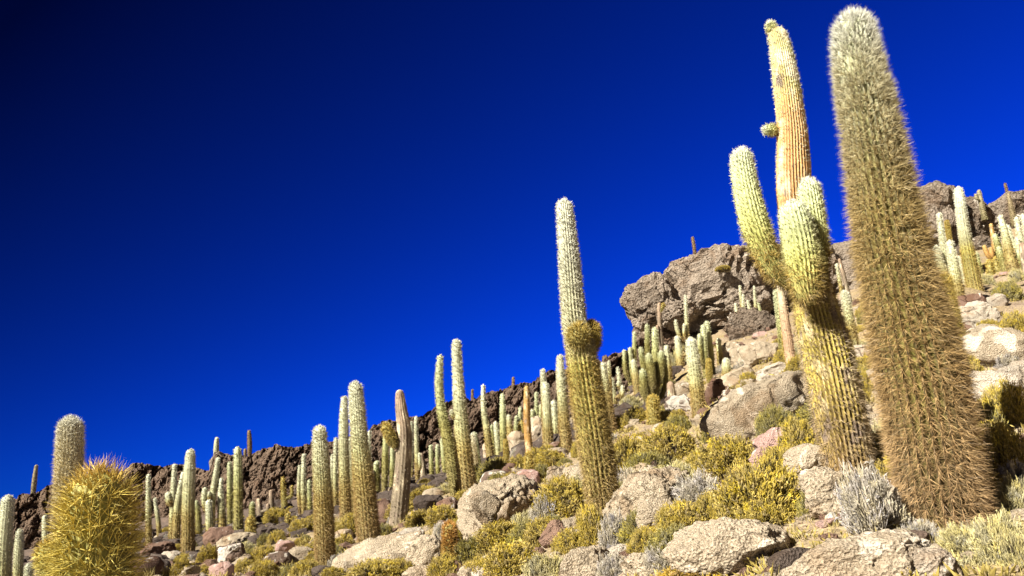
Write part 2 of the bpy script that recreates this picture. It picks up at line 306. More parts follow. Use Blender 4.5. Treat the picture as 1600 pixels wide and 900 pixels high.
   ('bud', -.1, [(969, 608, 5), (967, 603, 8), (966, 596, 7)])]),
 (34, 'olive', .3, 'candelabra cactus with upright arms at the foot of the overhanging crag', [(T, 0, [(987, 616, 10), (986, 590, 9), (985, 560, 8), (984, 543, 7)]),
   (A, -.1, [(984, 596, 7), (977, 580, 8), (975, 547, 7)]), (A, .1, [(987, 590, 6), (991, 570, 8), (991, 519, 7)])]),
 (23, 'multi', .2, 'many-armed greenish cactus below the overhanging crag', [(T, 0, [(1022, 650, 20), (1021, 610, 19), (1024, 560, 14), (1023, 512, 11)]),
   (A, .1, [(1016, 610, 9), (1012, 570, 9), (1011, 507, 8)]), (A, -.25, [(1020, 615, 9), (1012, 595, 11), (1003, 560, 9), (1001, 543, 8)]),
   (A, -.35, [(1022, 608, 9), (1018, 585, 13), (1013, 553, 12)]), (A, -.2, [(1026, 606, 8), (1032, 588, 11), (1033, 549, 11)]),
   (A, -.3, [(1014, 632, 8), (1006, 612, 13), (1004, 577, 11)]), (A, .2, [(1030, 625, 9), (1040, 600, 9), (1038, 555, 8)])]),
 (20, 'gold', .0, 'golden spiny young cactus in front of the many-armed cactus', [(T, 0, [(1023, 678, 20), (1021, 650, 22), (1020, 618, 20)])]),
 (33, 'bark', .2, 'knobbly thin cactus rising behind the many-armed cactus', [(T, 0, [(1036, 600, 9), (1034, 550, 9), (1031, 510, 8), (1030, 473, 7)]),
   ('bud', -.05, [(1031, 488, 4), (1034, 483, 6), (1037, 474, 6)]), (A, -.1, [(1032, 540, 5), (1028, 530, 6), (1027, 508, 6)])]),
 (33, 'std', .5, 'thin cactus with a raised left arm in front of the crag', [(T, 0, [(1075, 545, 8), (1073, 510, 7), (1071, 461, 6)]),
   (A, -.1, [(1071, 538, 6), (1064, 530, 7), (1058, 515, 7), (1055, 500, 6)]), (A, -.12, [(1072, 532, 4), (1069, 525, 6), (1069, 506, 6)])]),
 (19, 'std', .40, 'club-shaped cactus with wide white head right of the many-armed cactus', [(T, 0, [(1093, 658, 24), (1088, 600, 23), (1083, 560, 22), (1079, 528, 18)])]),
 (28, 'olive', .35, 'green-grey pair of stems behind the club-shaped cactus', [(T, 0, [(1105, 600, 12), (1101, 550, 12), (1099, 508, 10)]),
   (A, .3, [(1115, 598, 10), (1110, 545, 10), (1104, 502, 9)]), (A, -.1, [(1100, 575, 6), (1094, 555, 9), (1093, 522, 8)])]),
 (26, 'gold', .1, 'short brownish cactus at the foot of the green-grey pair', [(T, 0, [(1109, 600, 10), (1108, 580, 11), (1107, 561, 9)])]),
 (48, 'far', .0, 'lone cactus on top of the big crag', [(T, 0, [(1087, 410, 7), (1085, 390, 6), (1082, 370, 5)])]),
 (40, 'std', .6, 'leftmost small cactus in the row on the dark boulder', [(T, 0, [(1152, 502, 6), (1151, 490, 6), (1149, 474, 5)])]),
 (40, 'std', .5, 'tall thin cactus in the row on the dark boulder', [(T, 0, [(1162, 500, 7), (1161, 480, 6), (1161, 460, 5)]), (A, .1, [(1160, 497, 4), (1158, 470, 5), (1156, 446, 5)])]),
 (40, 'std', .6, 'short cactus in the middle of the row on the dark boulder', [(T, 0, [(1174, 497, 5), (1171, 483, 6), (1168, 469, 5)])]),
 (40, 'std', .5, 'straight tall cactus right in the row on the dark boulder', [(T, 0, [(1181, 497, 6), (1180, 470, 5), (1178, 447, 4)])]),
 (40, 'olive', .4, 'rightmost small cactus in the row on the dark boulder', [(T, 0, [(1190, 497, 7), (1187, 484, 6), (1184, 473, 5)])]),
 (15, 'pink', .5, 'pinkish column partly behind the left side of the branching cactus', [(T, 0, [(1240, 590, 18), (1228, 510, 16), (1217, 432, 12)])]),
 (17, 'olive', .4, 'short green cactus left of the pinkish column', [(T, 0, [(1226, 570, 13), (1218, 500, 12), (1212, 454, 10)])]),
 (16, 'gold', .0, 'small yellow cactus at the foot of the pinkish column', [(T, 0, [(1230, 560, 10), (1227, 540, 10), (1225, 517, 9)])]),
 (30, 'std', .3, 'grey thin cactus seen between the branching and giant cacti', [(T, 0, [(1320, 480, 8), (1313, 445, 7), (1307, 412, 6)])]),
 (31, 'bark', .0, 'brown thin cactus seen between the branching and giant cacti', [(T, 0, [(1330, 480, 8), (1321, 440, 7), (1311, 404, 6)])]),
 (14, 'std', .3, 'short pale-topped cactus close left of the giant cactus', [(T, 0, [(1338, 560, 18), (1328, 505, 18), (1319, 455, 13)])]),
 (12, 'gold', .1, 'stubby yellow spiny cactus between the branching and giant cacti', [(T, 0, [(1334, 580, 18), (1326, 548, 19), (1319, 513, 15)])]),
 (22, 'ribbed2', .35, 'tall ribbed cactus at right in front of the dark crags', [(T, 0, [(1527, 468, 26), (1517, 420, 24), (1507, 365, 20), (1502, 330, 18), (1497, 292, 15)])]),
 (20, 'std', .45, 'white-headed cactus left of the tall ribbed one at right', [(T, 0, [(1499, 472, 20), (1491, 420, 17), (1484, 376, 12)])]),
 (24, 'std', .6, 'slim whitish cactus between the white-headed and ribbed ones at right', [(T, 0, [(1516, 468, 9), (1506, 430, 9), (1498, 401, 8)])]),
 (22, 'std', .6, 'pale cactus with greenish arm right of the giant cactus', [(T, 0, [(1484, 460, 14), (1476, 400, 12), (1467, 333, 9)]),
   (A, -.15, [(1482, 445, 12), (1475, 428, 15), (1466, 405, 14), (1462, 384, 12)])]),
 (23, 'gold', .0, 'yellow-brown stem behind the pale cactus at right', [(T, 0, [(1487, 400, 9), (1483, 370, 9), (1479, 345, 8)])]),
 (10, 'goldfuzz', .2, 'fuzzy yellow cactus pressed against the right side of the giant', [(T, 0, [(1495, 540, 30), (1484, 490, 30), (1474, 430, 24)])]),
 (42, 'far', .4, 'lumpy-headed cactus on the skyline at right', [(T, 0, [(1536, 330, 8), (1532, 312, 8), (1529, 297, 7)]), ('bud', -.1, [(1530, 312, 4), (1526, 310, 6), (1524, 303, 5)])]),
 (47, 'far', .0, 'thin dark cactus tip on the right skyline', [(T, 0, [(1576, 312, 5), (1573, 298, 5), (1570, 286, 4)])]),
 (42, 'far', .2, 'olive cactus standing on the right ridge slope', [(T, 0, [(1583, 340, 9), (1579, 320, 8), (1575, 302, 6)])]),
 (30, 'orange', .2, 'orange-tinged cactus with white tip and two short arms at right', [(T, 0, [(1557, 412, 9), (1553, 380, 8), (1548, 349, 6)]),
   (A, -.1, [(1550, 406, 7), (1543, 398, 8), (1537, 383, 7)]), (A, -.2, [(1553, 404, 6), (1550, 398, 8), (1548, 386, 7)])]),
 (29, 'gold', .1, 'squat yellow cactus below the orange-tinged one at right', [(T, 0, [(1549, 440, 12), (1547, 424, 12), (1545, 407, 10)])]),
 (29, 'gold', .1, 'plump yellow cactus beside the squat one at right', [(T, 0, [(1561, 438, 13), (1558, 420, 14), (1555, 403, 11)])]),
 (28.5, 'olive', .1, 'leaning olive cactus left of a tall tapering one at right', [(T, 0, [(1574, 432, 12), (1567, 408, 12), (1560, 386, 9)])]),
 (27, 'std', .35, 'tall tapering grey-white cactus near the right edge', [(T, 0, [(1585, 430, 20), (1576, 390, 16), (1569, 360, 12), (1562, 336, 10)])]),
 (29, 'std', .6, 'whitish stem behind the tall tapering one at right', [(T, 0, [(1594, 420, 10), (1584, 385, 9), (1573, 352, 8)])]),
 (29, 'std', .7, 'white-topped cactus with a side stem at the right edge', [(T, 0, [(1602, 402, 12), (1594, 370, 10), (1588, 339, 8)]),
   (A, -.15, [(1597, 400, 8), (1592, 388, 10), (1589, 371, 8)])]),
 (28, 'std', .7, 'pale cactus cut off by the right edge', [(T, 0, [(1614, 405, 12), (1606, 370, 11), (1598, 335, 9)])]),
 (27, 'olive', .2, 'short round olive cactus below the right-edge cluster', [(T, 0, [(1594, 424, 11), (1592, 408, 12), (1590, 391, 10)])]),
 (9.0, 'goldlong', .0, 'small orange-golden long-spined cactus at bottom near the cracked boulder', [(T, 0, [(706, 896, 29), (704, 860, 30), (702, 818, 24)])]),
]
# ground seen in the photograph: (x, y, distance)
GROUND = [
 (1475, 900, 3.2), (1560, 780, 4.6), (1550, 700, 6.3), (1560, 640, 8), (1560, 560, 12), (1540, 510, 17), (1600, 480, 21), (1600, 900, 3.0),
 (1570, 425, 30), (1600, 395, 33), (1500, 400, 36), (1300, 790, 4.5), (1260, 900, 3.5), (1200, 650, 11), (1190, 580, 24), (1180, 520, 37),
 (1320, 560, 18), (1330, 480, 33), (1050, 690, 15), (1050, 760, 8.2), (1100, 840, 5.2), (1050, 900, 4.4), (1130, 600, 24), (1080, 560, 33),
 (980, 690, 17), (930, 640, 33), (870, 760, 13), (850, 830, 9), (830, 900, 6.6), (740, 840, 11), (690, 900, 9),
 (600, 900, 9.5), (650, 760, 30), (640, 800, 20), (420, 900, 14), (330, 895, 17), (240, 900, 15), (420, 840, 25), (560, 790, 30),
 (120, 900, 17), (20, 900, 30), (70, 870, 38), (1180, 740, 7), (990, 860, 6.4), (900, 850, 7.4),
]
CLIFF_TOP = [(-140, 806), (-60, 800), (0, 791), (20, 779), (34, 774), (60, 771), (74, 758), (90, 757), (130, 755), (185, 740), (208, 725), (235, 725), (256, 729), (275, 723), (300, 729),
 (328, 733), (336, 713), (350, 708), (364, 713), (382, 715), (402, 706), (432, 697), (460, 700), (482, 693), (520, 690), (548, 685), (574, 676), (584, 663), (620, 656), (660, 649), (688, 631),
 (718, 622), (736, 627), (760, 614), (790, 609), (830, 599), (858, 581), (880, 576), (940, 564), (962, 552), (978, 545), (996, 538), (1020, 530), (1060, 525)]
CLIFF_FOOT = [(-140, 880), (0, 872), (100, 850), (230, 812), (340, 805), (420, 785), (470, 772), (600, 742), (700, 722), (760, 702), (860, 672), (930, 632), (985, 602), (1060, 580)]
CLIFF_D = [(-140, 56), (230, 52), (500, 46), (760, 43), (930, 38), (1060, 37)]
def curve(pts, x): a = np.array(pts, float); return np.interp(x, a[:, 0], a[:, 1])

# ------------------------------------------------------------------ the hillside
def emb(x, y):
    r = np.hypot(x, y) + 1e-6; k = np.log1p(r / 3.0) / r
    return np.stack([x * k, y * k], -1)
ctrl = [at(x, y, d) for x, y, d in GROUND]
for d, st, wf, lab, stems in CACTI:
    if st in ('far', 'goldball') : continue
    x, y, w = stems[0][2][0]
    if 'row on the dark boulder' in lab: continue
    ctrl.append(at(x, y - 4, d))
for x in range(-140, 990, 60):
    d = curve(CLIFF_D, x)
    ctrl.append(at(x, curve(CLIFF_FOOT, x), d - 1.5))
    p = at(x, curve(CLIFF_TOP, x), d + 9); p[2] -= 1.6; ctrl.append(p)
    p = at(x, curve(CLIFF_TOP, x), d + 60); p[2] -= 12; ctrl.append(p)
for x, y, d in ((1000, 600, 36), (1100, 545, 38), (1230, 500, 41), (1330, 455, 42), (1450, 410, 40), (1540, 395, 40), (1600, 345, 44)): ctrl.append(at(x, y, d))
for x, y, d, dz in ((1040, 440, 60, -2), (1160, 420, 62, -2), (1300, 410, 62, -2), (1460, 330, 60, -3), (1580, 325, 60, -3), (1680, 320, 60, -2)):
    p = at(x, y, d); p[2] += dz; ctrl.append(p)
for p in ((0, 0, -1.45), (.8, .8, -1.2), (-.8, .8, -1.55), (0, -1, -1.6), (-1.2, 1.5, -1.75), (-2, 2.6, -2.0), (.6, 1.6, -.95), (0, -10, -4), (-10, -10, -6), (10, -10, -.5), (-20, 0, -7.5), (-10, 0, -4.2), (20, 0, 5.0), (8, 2, 1.9),
          (10, 5, 3.0), (40, 10, 13), (-60, 0, -14), (0, -60, -16), (60, -40, 2), (-50, -50, -18), (60, 40, 19), (-4, 3, -2.7), (3, 0, -.3), (-3, -3, -2.8), (3, -3, -1.2)):
    ctrl.append(np.array(p, float))
ctrl = np.array(ctrl)
CE = emb(ctrl[:, 0], ctrl[:, 1]); CR = np.hypot(ctrl[:, 0], ctrl[:, 1]) + 2.0
def _ker(a, b): return -np.sqrt(((a[:, None, :] - b[None, :, :]) ** 2).sum(-1) + 0.02)
n = len(CE); Amat = np.zeros((n + 3, n + 3)); Amat[:n, :n] = _ker(CE, CE) + np.eye(n) * 0.03
Amat[:n, n] = 1; Amat[:n, n + 1:] = CE; Amat[n, :n] = 1; Amat[n + 1:, :n] = CE.T
RW = np.linalg.solve(Amat, np.concatenate([ctrl[:, 2] / CR, [0, 0, 0]]))
def height(x, y, detail=True):
    x = np.asarray(x, float); y = np.asarray(y, float); sh = x.shape; x = x.ravel(); y = y.ravel()
    out = np.empty(len(x))
    for i in range(0, len(x), 20000):
        e = emb(x[i:i + 20000], y[i:i + 20000]); k = _ker(e, CE)
        out[i:i + 20000] = k @ RW[:n] + RW[n] + e @ RW[n + 1:]
    r = np.hypot(x, y); z = out * (r + 2.0)
    w = np.clip((r - 75) / 90, 0, 1); w = w * w * (3 - 2 * w)
    z = z * (1 - w) + (-26.0) * w
    if detail:
        P = np.stack([x, y, np.zeros_like(x)], -1)
        amp = np.clip(r / 12, .12, 1.0) * (1 - w)
        z = z + amp * (.16 * fbm(P * .45, 4) + .05 * fbm(P * 2.2, 4) + 0.02 * fbm(P * 9.0, 3))
    return z.reshape(sh)
def ground_hit(px, py, d0=1.6, d1=75.0, step=300):
    ds = np.exp(np.linspace(math.log(d0), math.log(d1), step)); R = ray(px, py)
    P = R[None, :] * ds[:, None]; below = P[:, 2] < height(P[:, 0], P[:, 1])
    if not below.any(): return None
    return P[int(np.argmax(below))], float(ds[int(np.argmax(below))])

azf = np.radians(np.linspace(-44, 44, 370)); azb = np.radians(np.linspace(44, 316, 110))[1:-1]
az = np.concatenate([azf, azb])
rr = np.concatenate([np.exp(np.linspace(math.log(.5), math.log(75), 285)), np.exp(np.linspace(math.log(78), math.log(6000), 36))])
AZ, RR = np.meshgrid(az, rr); X = np.sin(AZ) * RR; Y = np.cos(AZ) * RR; Z = height(X, Y)
V = np.stack([X, Y, Z], -1).reshape(-1, 3); na, nr = len(az), len(rr)
i, j = np.meshgrid(np.arange(nr - 1), np.arange(na), indexing='ij'); j2 = (j + 1) % na
F4 = np.stack([i * na + j, i * na + j2, (i + 1) * na + j2, (i + 1) * na + j], -1).reshape(-1, 4)[:, ::-1]
V = np.vstack([V, [[0, 0, float(height(np.array([0.]), np.array([0.]))[0])]]]); c0 = len(V) - 1
F3 = np.stack([np.full(na, c0), np.arange(na), (np.arange(na) + 1) % na], -1)[:, ::-1]
# soil colour: tan gravel near by, dark volcanic scree below the cliff, salt flat far off
px_, py_, dd_ = proj(V); Rg = np.hypot(V[:, 0], V[:, 1])
tan = np.array([.26, .20, .14]); ochre = np.array([.23, .175, .085]); scree = np.array([.09, .066, .053]); salt = np.array([.75, .75, .75])
nz = np.clip(fbm(V * [.8, .8, .8], 4) * .8 + .5, 0, 1)[:, None]
c = tan * (1 - nz) + ochre * nz
fx = (V[:, 0] / np.maximum(V[:, 1], 1)); w = np.clip((Rg - 24 + 6 * fbm(V * .15, 3)) / 14, 0, 1) * np.clip((.12 - fx) / .12, 0, 1)
c = c * (1 - w[:, None]) + scree * w[:, None]
nz2 = np.clip((fbm(V * 1.9 + 40, 4) - .25) * 2.2, 0, .8)[:, None]; c = c * (1 - nz2) + np.array([.15, .105, .08]) * nz2
w = np.clip((Rg - 140) / 300, 0, 1)[:, None]; c = c * (1 - w) + salt * w
hill = add_obj('hillside', make_mesh('hillside', V, [F4, F3], c), M['ground'], kind='structure', label='rocky desert hillside with tan gravel soil')

# ------------------------------------------------------------------ the lava cliff along the ridge
def build_cliff():
    nu, nv, nb = 820, 72, 20
    xs = np.linspace(-140, 1060, nu)
    d = curve(CLIFF_D, xs); top = at(xs, curve(CLIFF_TOP, xs), d); foot = at(xs, curve(CLIFF_FOOT, xs), d - 1.5)
    foot[:, 2] -= 1.2
    v = np.linspace(0, 1, nv)[:, None, None]
    wall = foot[None] * (1 - v) + top[None] * v
    lean = np.sin(v * math.pi) * 0.5
    out = nrm(np.stack([top[:, 0], top[:, 1], np.zeros(nu)], -1))        # away from the viewer
    wall = wall - out[None] * lean
    b = (np.linspace(0, 1, nb + 1)[1:])[:, None, None]
    back = top[None] + out[None] * (b * 9.0) - np.array([0, 0, 1.]) * (b ** 2 * 3.2 + b * .5)
    P = np.concatenate([wall, back], 0); nrow = P.shape[0]
    d1, d2, cid = worley(P * np.array([.75, .75, .9]) + fbm(P * .6, 3)[..., None] * .35)
    e1, e2, _ = worley(P * 2.1 + 31)
    vv = np.concatenate([np.linspace(0, 1, nv), 1 - np.linspace(0, 1, nb + 1)[1:] * .7])[:, None]
    amp = np.clip(vv * 1.6, .3, 1.0)
    disp = amp * (.75 * (np.clip(d2 - d1, 0, .5) - .25) + .45 * (_grad[cid][..., 0]) + .5 * fbm(P * .28, 4) + .22 * (np.clip(e2 - e1, 0, .5) - .2) + .25 * ridged(P * 1.1, 4) + .16 * ridged(P * 3.7, 4, .6))
    P = P - out[None] * disp[..., None]
    edge = np.exp(-((np.arange(nrow) - nv) / 12.0) ** 2)[:, None]
    P[..., 2] += edge * (.10 * fbm(P * 1.4 + 7, 4) + .12 * (_grad[cid][..., 1]))
    V = P.reshape(-1, 3); i, j = np.meshgrid(np.arange(nrow - 1), np.arange(nu - 1), indexing='ij')
    F = np.stack([i * nu + j, i * nu + j + 1, (i + 1) * nu + j + 1, (i + 1) * nu + j], -1).reshape(-1, 4)
    add_obj('lava_cliff', make_mesh('lava_cliff', V, F, smooth=False), M['cliff'], label='dark brown lava cliff running along the ridge on the left', category='cliff')
build_cliff()
# ------------------------------------------------------------------ rocks
import bmesh
_ico = {}
def ico(level):
    if level not in _ico:
        bm = bmesh.new(); bmesh.ops.create_icosphere(bm, subdivisions=level, radius=1.0)
        _ico[level] = (np.array([v.co[:] for v in bm.verts]), np.array([[v.index for v in f.verts] for f in bm.faces])); bm.free()
    return _ico[level]
def rock_shape(level, seed, facets=7, box=.78, cut=(.62, .95), sharp=.9):
    r = np.random.default_rng(seed); S, F = ico(level)
    P = np.sign(S) * np.abs(S) ** box; P = P / np.abs(P).max()
    for _ in range(facets):
        nk = nrm(r.normal(size=3) * np.array([1, 1, .8])); o = r.uniform(*cut) * np.max(P @ nk)
        t = P @ nk - o; P = P - nk * (np.maximum(t, 0) * sharp)[:, None]
    P = P + nrm(P) * (.10 * fbm(P * 1.1 + seed * 1.7, 3))[:, None]
    return P, F
def boulder(name, px, py, w, h, mat, label=None, d=None, level=4, seed=0, deep=.8, tilt=0., facets=9, rough=1.15, crack=.03, box=.74, cut=(.58, .95), parent=None, ofs=None, group=None, cat='boulder', pit=0.0, bury=.35, smooth=True):
    if d is None:
        g = ground_hit(px, py + h * .42)
        if g is None: return None
        d = g[1]
    d = d + deep * (w / 2 / FPX * d) * .5
    rx, rz = w / 2 / FPX * d, h / 2 / FPX * d; ry = deep * rx
    P, F = rock_shape(level, seed + 100, facets, box, cut)
    P = P * np.array([rx, ry, rz]) / np.abs(P).max(0)
    P[:, 2] = np.where(P[:, 2] < 0, P[:, 2] * (1 + bury), P[:, 2])
    ca, sa = math.cos(tilt), math.sin(tilt); P = P @ np.array([[ca, 0, -sa], [0, 1, 0], [sa, 0, ca]]).T
    azm = math.atan2((px - 800), FPX); ca, sa = math.cos(azm), math.sin(azm)
    P = P @ np.array([[ca, sa, 0], [-sa, ca, 0], [0, 0, 1]]).T
    N = nrm(P); s = (rx + rz) / 2; Q = P / s + seed * 3.3
    disp = rough * s * (.08 * fbm(Q * 1.6, 4) + .040 * ridged(Q * 3.1, 4, .55) + .018 * ridged(Q * 9.0, 3, .6) - .03)
    if crack:
        d1, d2, _ = worley(Q * 1.15 + fbm(Q * 2.5, 3)[:, None] * .25); disp = disp - crack * s * np.clip(1 - (d2 - d1) / .07, 0, 1)
        disp = disp + .05 * s * _grad[_][:, 0]
    if pit:
        e1, e2, _ = worley(P * (1 / pit)); disp = disp - pit * .45 * np.clip(.6 - e1, 0, 1) + pit * .4 * fbm(P * (.5 / pit), 3)
    P = P + N * disp[:, None]
    c = at(px, py, d); me = make_mesh(name, P, F, smooth=smooth)
    props = {}
    if label: props.update(label=label)
    if label and parent is None: props['category'] = cat
    if group: props['group'] = group
    o = add_obj(name, me, M[mat], parent, **props); o.location = tuple(c - (np.array(parent.location) if parent else 0))
    return o
# the crags on the skyline: things made of several joined blocks
def crag(name, label, base, blocks):
    e = empty(name, at(*base), label=label, category='rock outcrop')
    for k, (px, py, w, h, d, mat, kw) in enumerate(blocks):
        kw = dict(dict(smooth=False, level=5, seed=200 + k * 7 + int(base[0]), deep=.8, rough=1.8, crack=.12, facets=8, bury=.1), **kw)
        boulder('rock_block', px, py, w, h, mat, None, d, parent=e, **kw)
    return e
crag('rock_outcrop', 'big grey-brown overhanging crag on the skyline right of centre', (1120, 560, 44), [
 (1016, 472, 78, 74, 42.5, 'crag', dict(tilt=.28, box=.6, facets=4)),
 (1062, 462, 90, 84, 43.5, 'crag', dict(tilt=.2, box=.6)),
 (1118, 500, 250, 170, 47.5, 'crag_dark', dict(box=.5, deep=.25)),
 (1270, 470, 220, 150, 48, 'crag_dark', dict(box=.5, deep=.25)),
 (1105, 450, 165, 116, 43, 'crag', dict(tilt=.12, box=.62)),
 (1150, 424, 110, 74, 44, 'crag', {}),
 (1225, 445, 150, 110, 45, 'crag', dict(box=.6)),
 (1315, 440, 120, 112, 45, 'crag', dict(box=.62)),
 (1050, 545, 120, 110, 44, 'crag_dark', dict(box=.55, deep=.5)),
 (1135, 520, 150, 100, 45, 'crag_dark', dict(box=.55, deep=.5)),
 (1060, 492, 62, 44, 41, 'crag', dict(level=5)),
 (1165, 478, 90, 40, 41.5, 'crag', dict(tilt=.25, level=5)),
 (1240, 500, 130, 70, 44, 'crag_dark', dict(box=.6))])
crag('rock_outcrop', 'dark craggy rocks with pale dome on the right skyline', (1490, 400, 42), [
 (1462, 345, 92, 110, 42, 'crag', dict(facets=4)),
 (1516, 352, 62, 90, 43, 'crag_dark', {}),
 (1535, 398, 80, 50, 40, 'crag_dark', {}),
 (1585, 352, 130, 84, 46, 'crag', dict(tilt=.3, deep=1.2)),
 (1625, 370, 90, 90, 44, 'crag_dark', {}),
 (1440, 415, 80, 60, 41, 'crag_dark', {})])
crag('rock_outcrop', 'pale knob of rock breaking the left ridge line', (345, 720, 56), [
 (346, 722, 34, 32, 54, 'crag', dict(level=4)), (366, 722, 36, 22, 54.5, 'crag_dark', dict(level=4))])

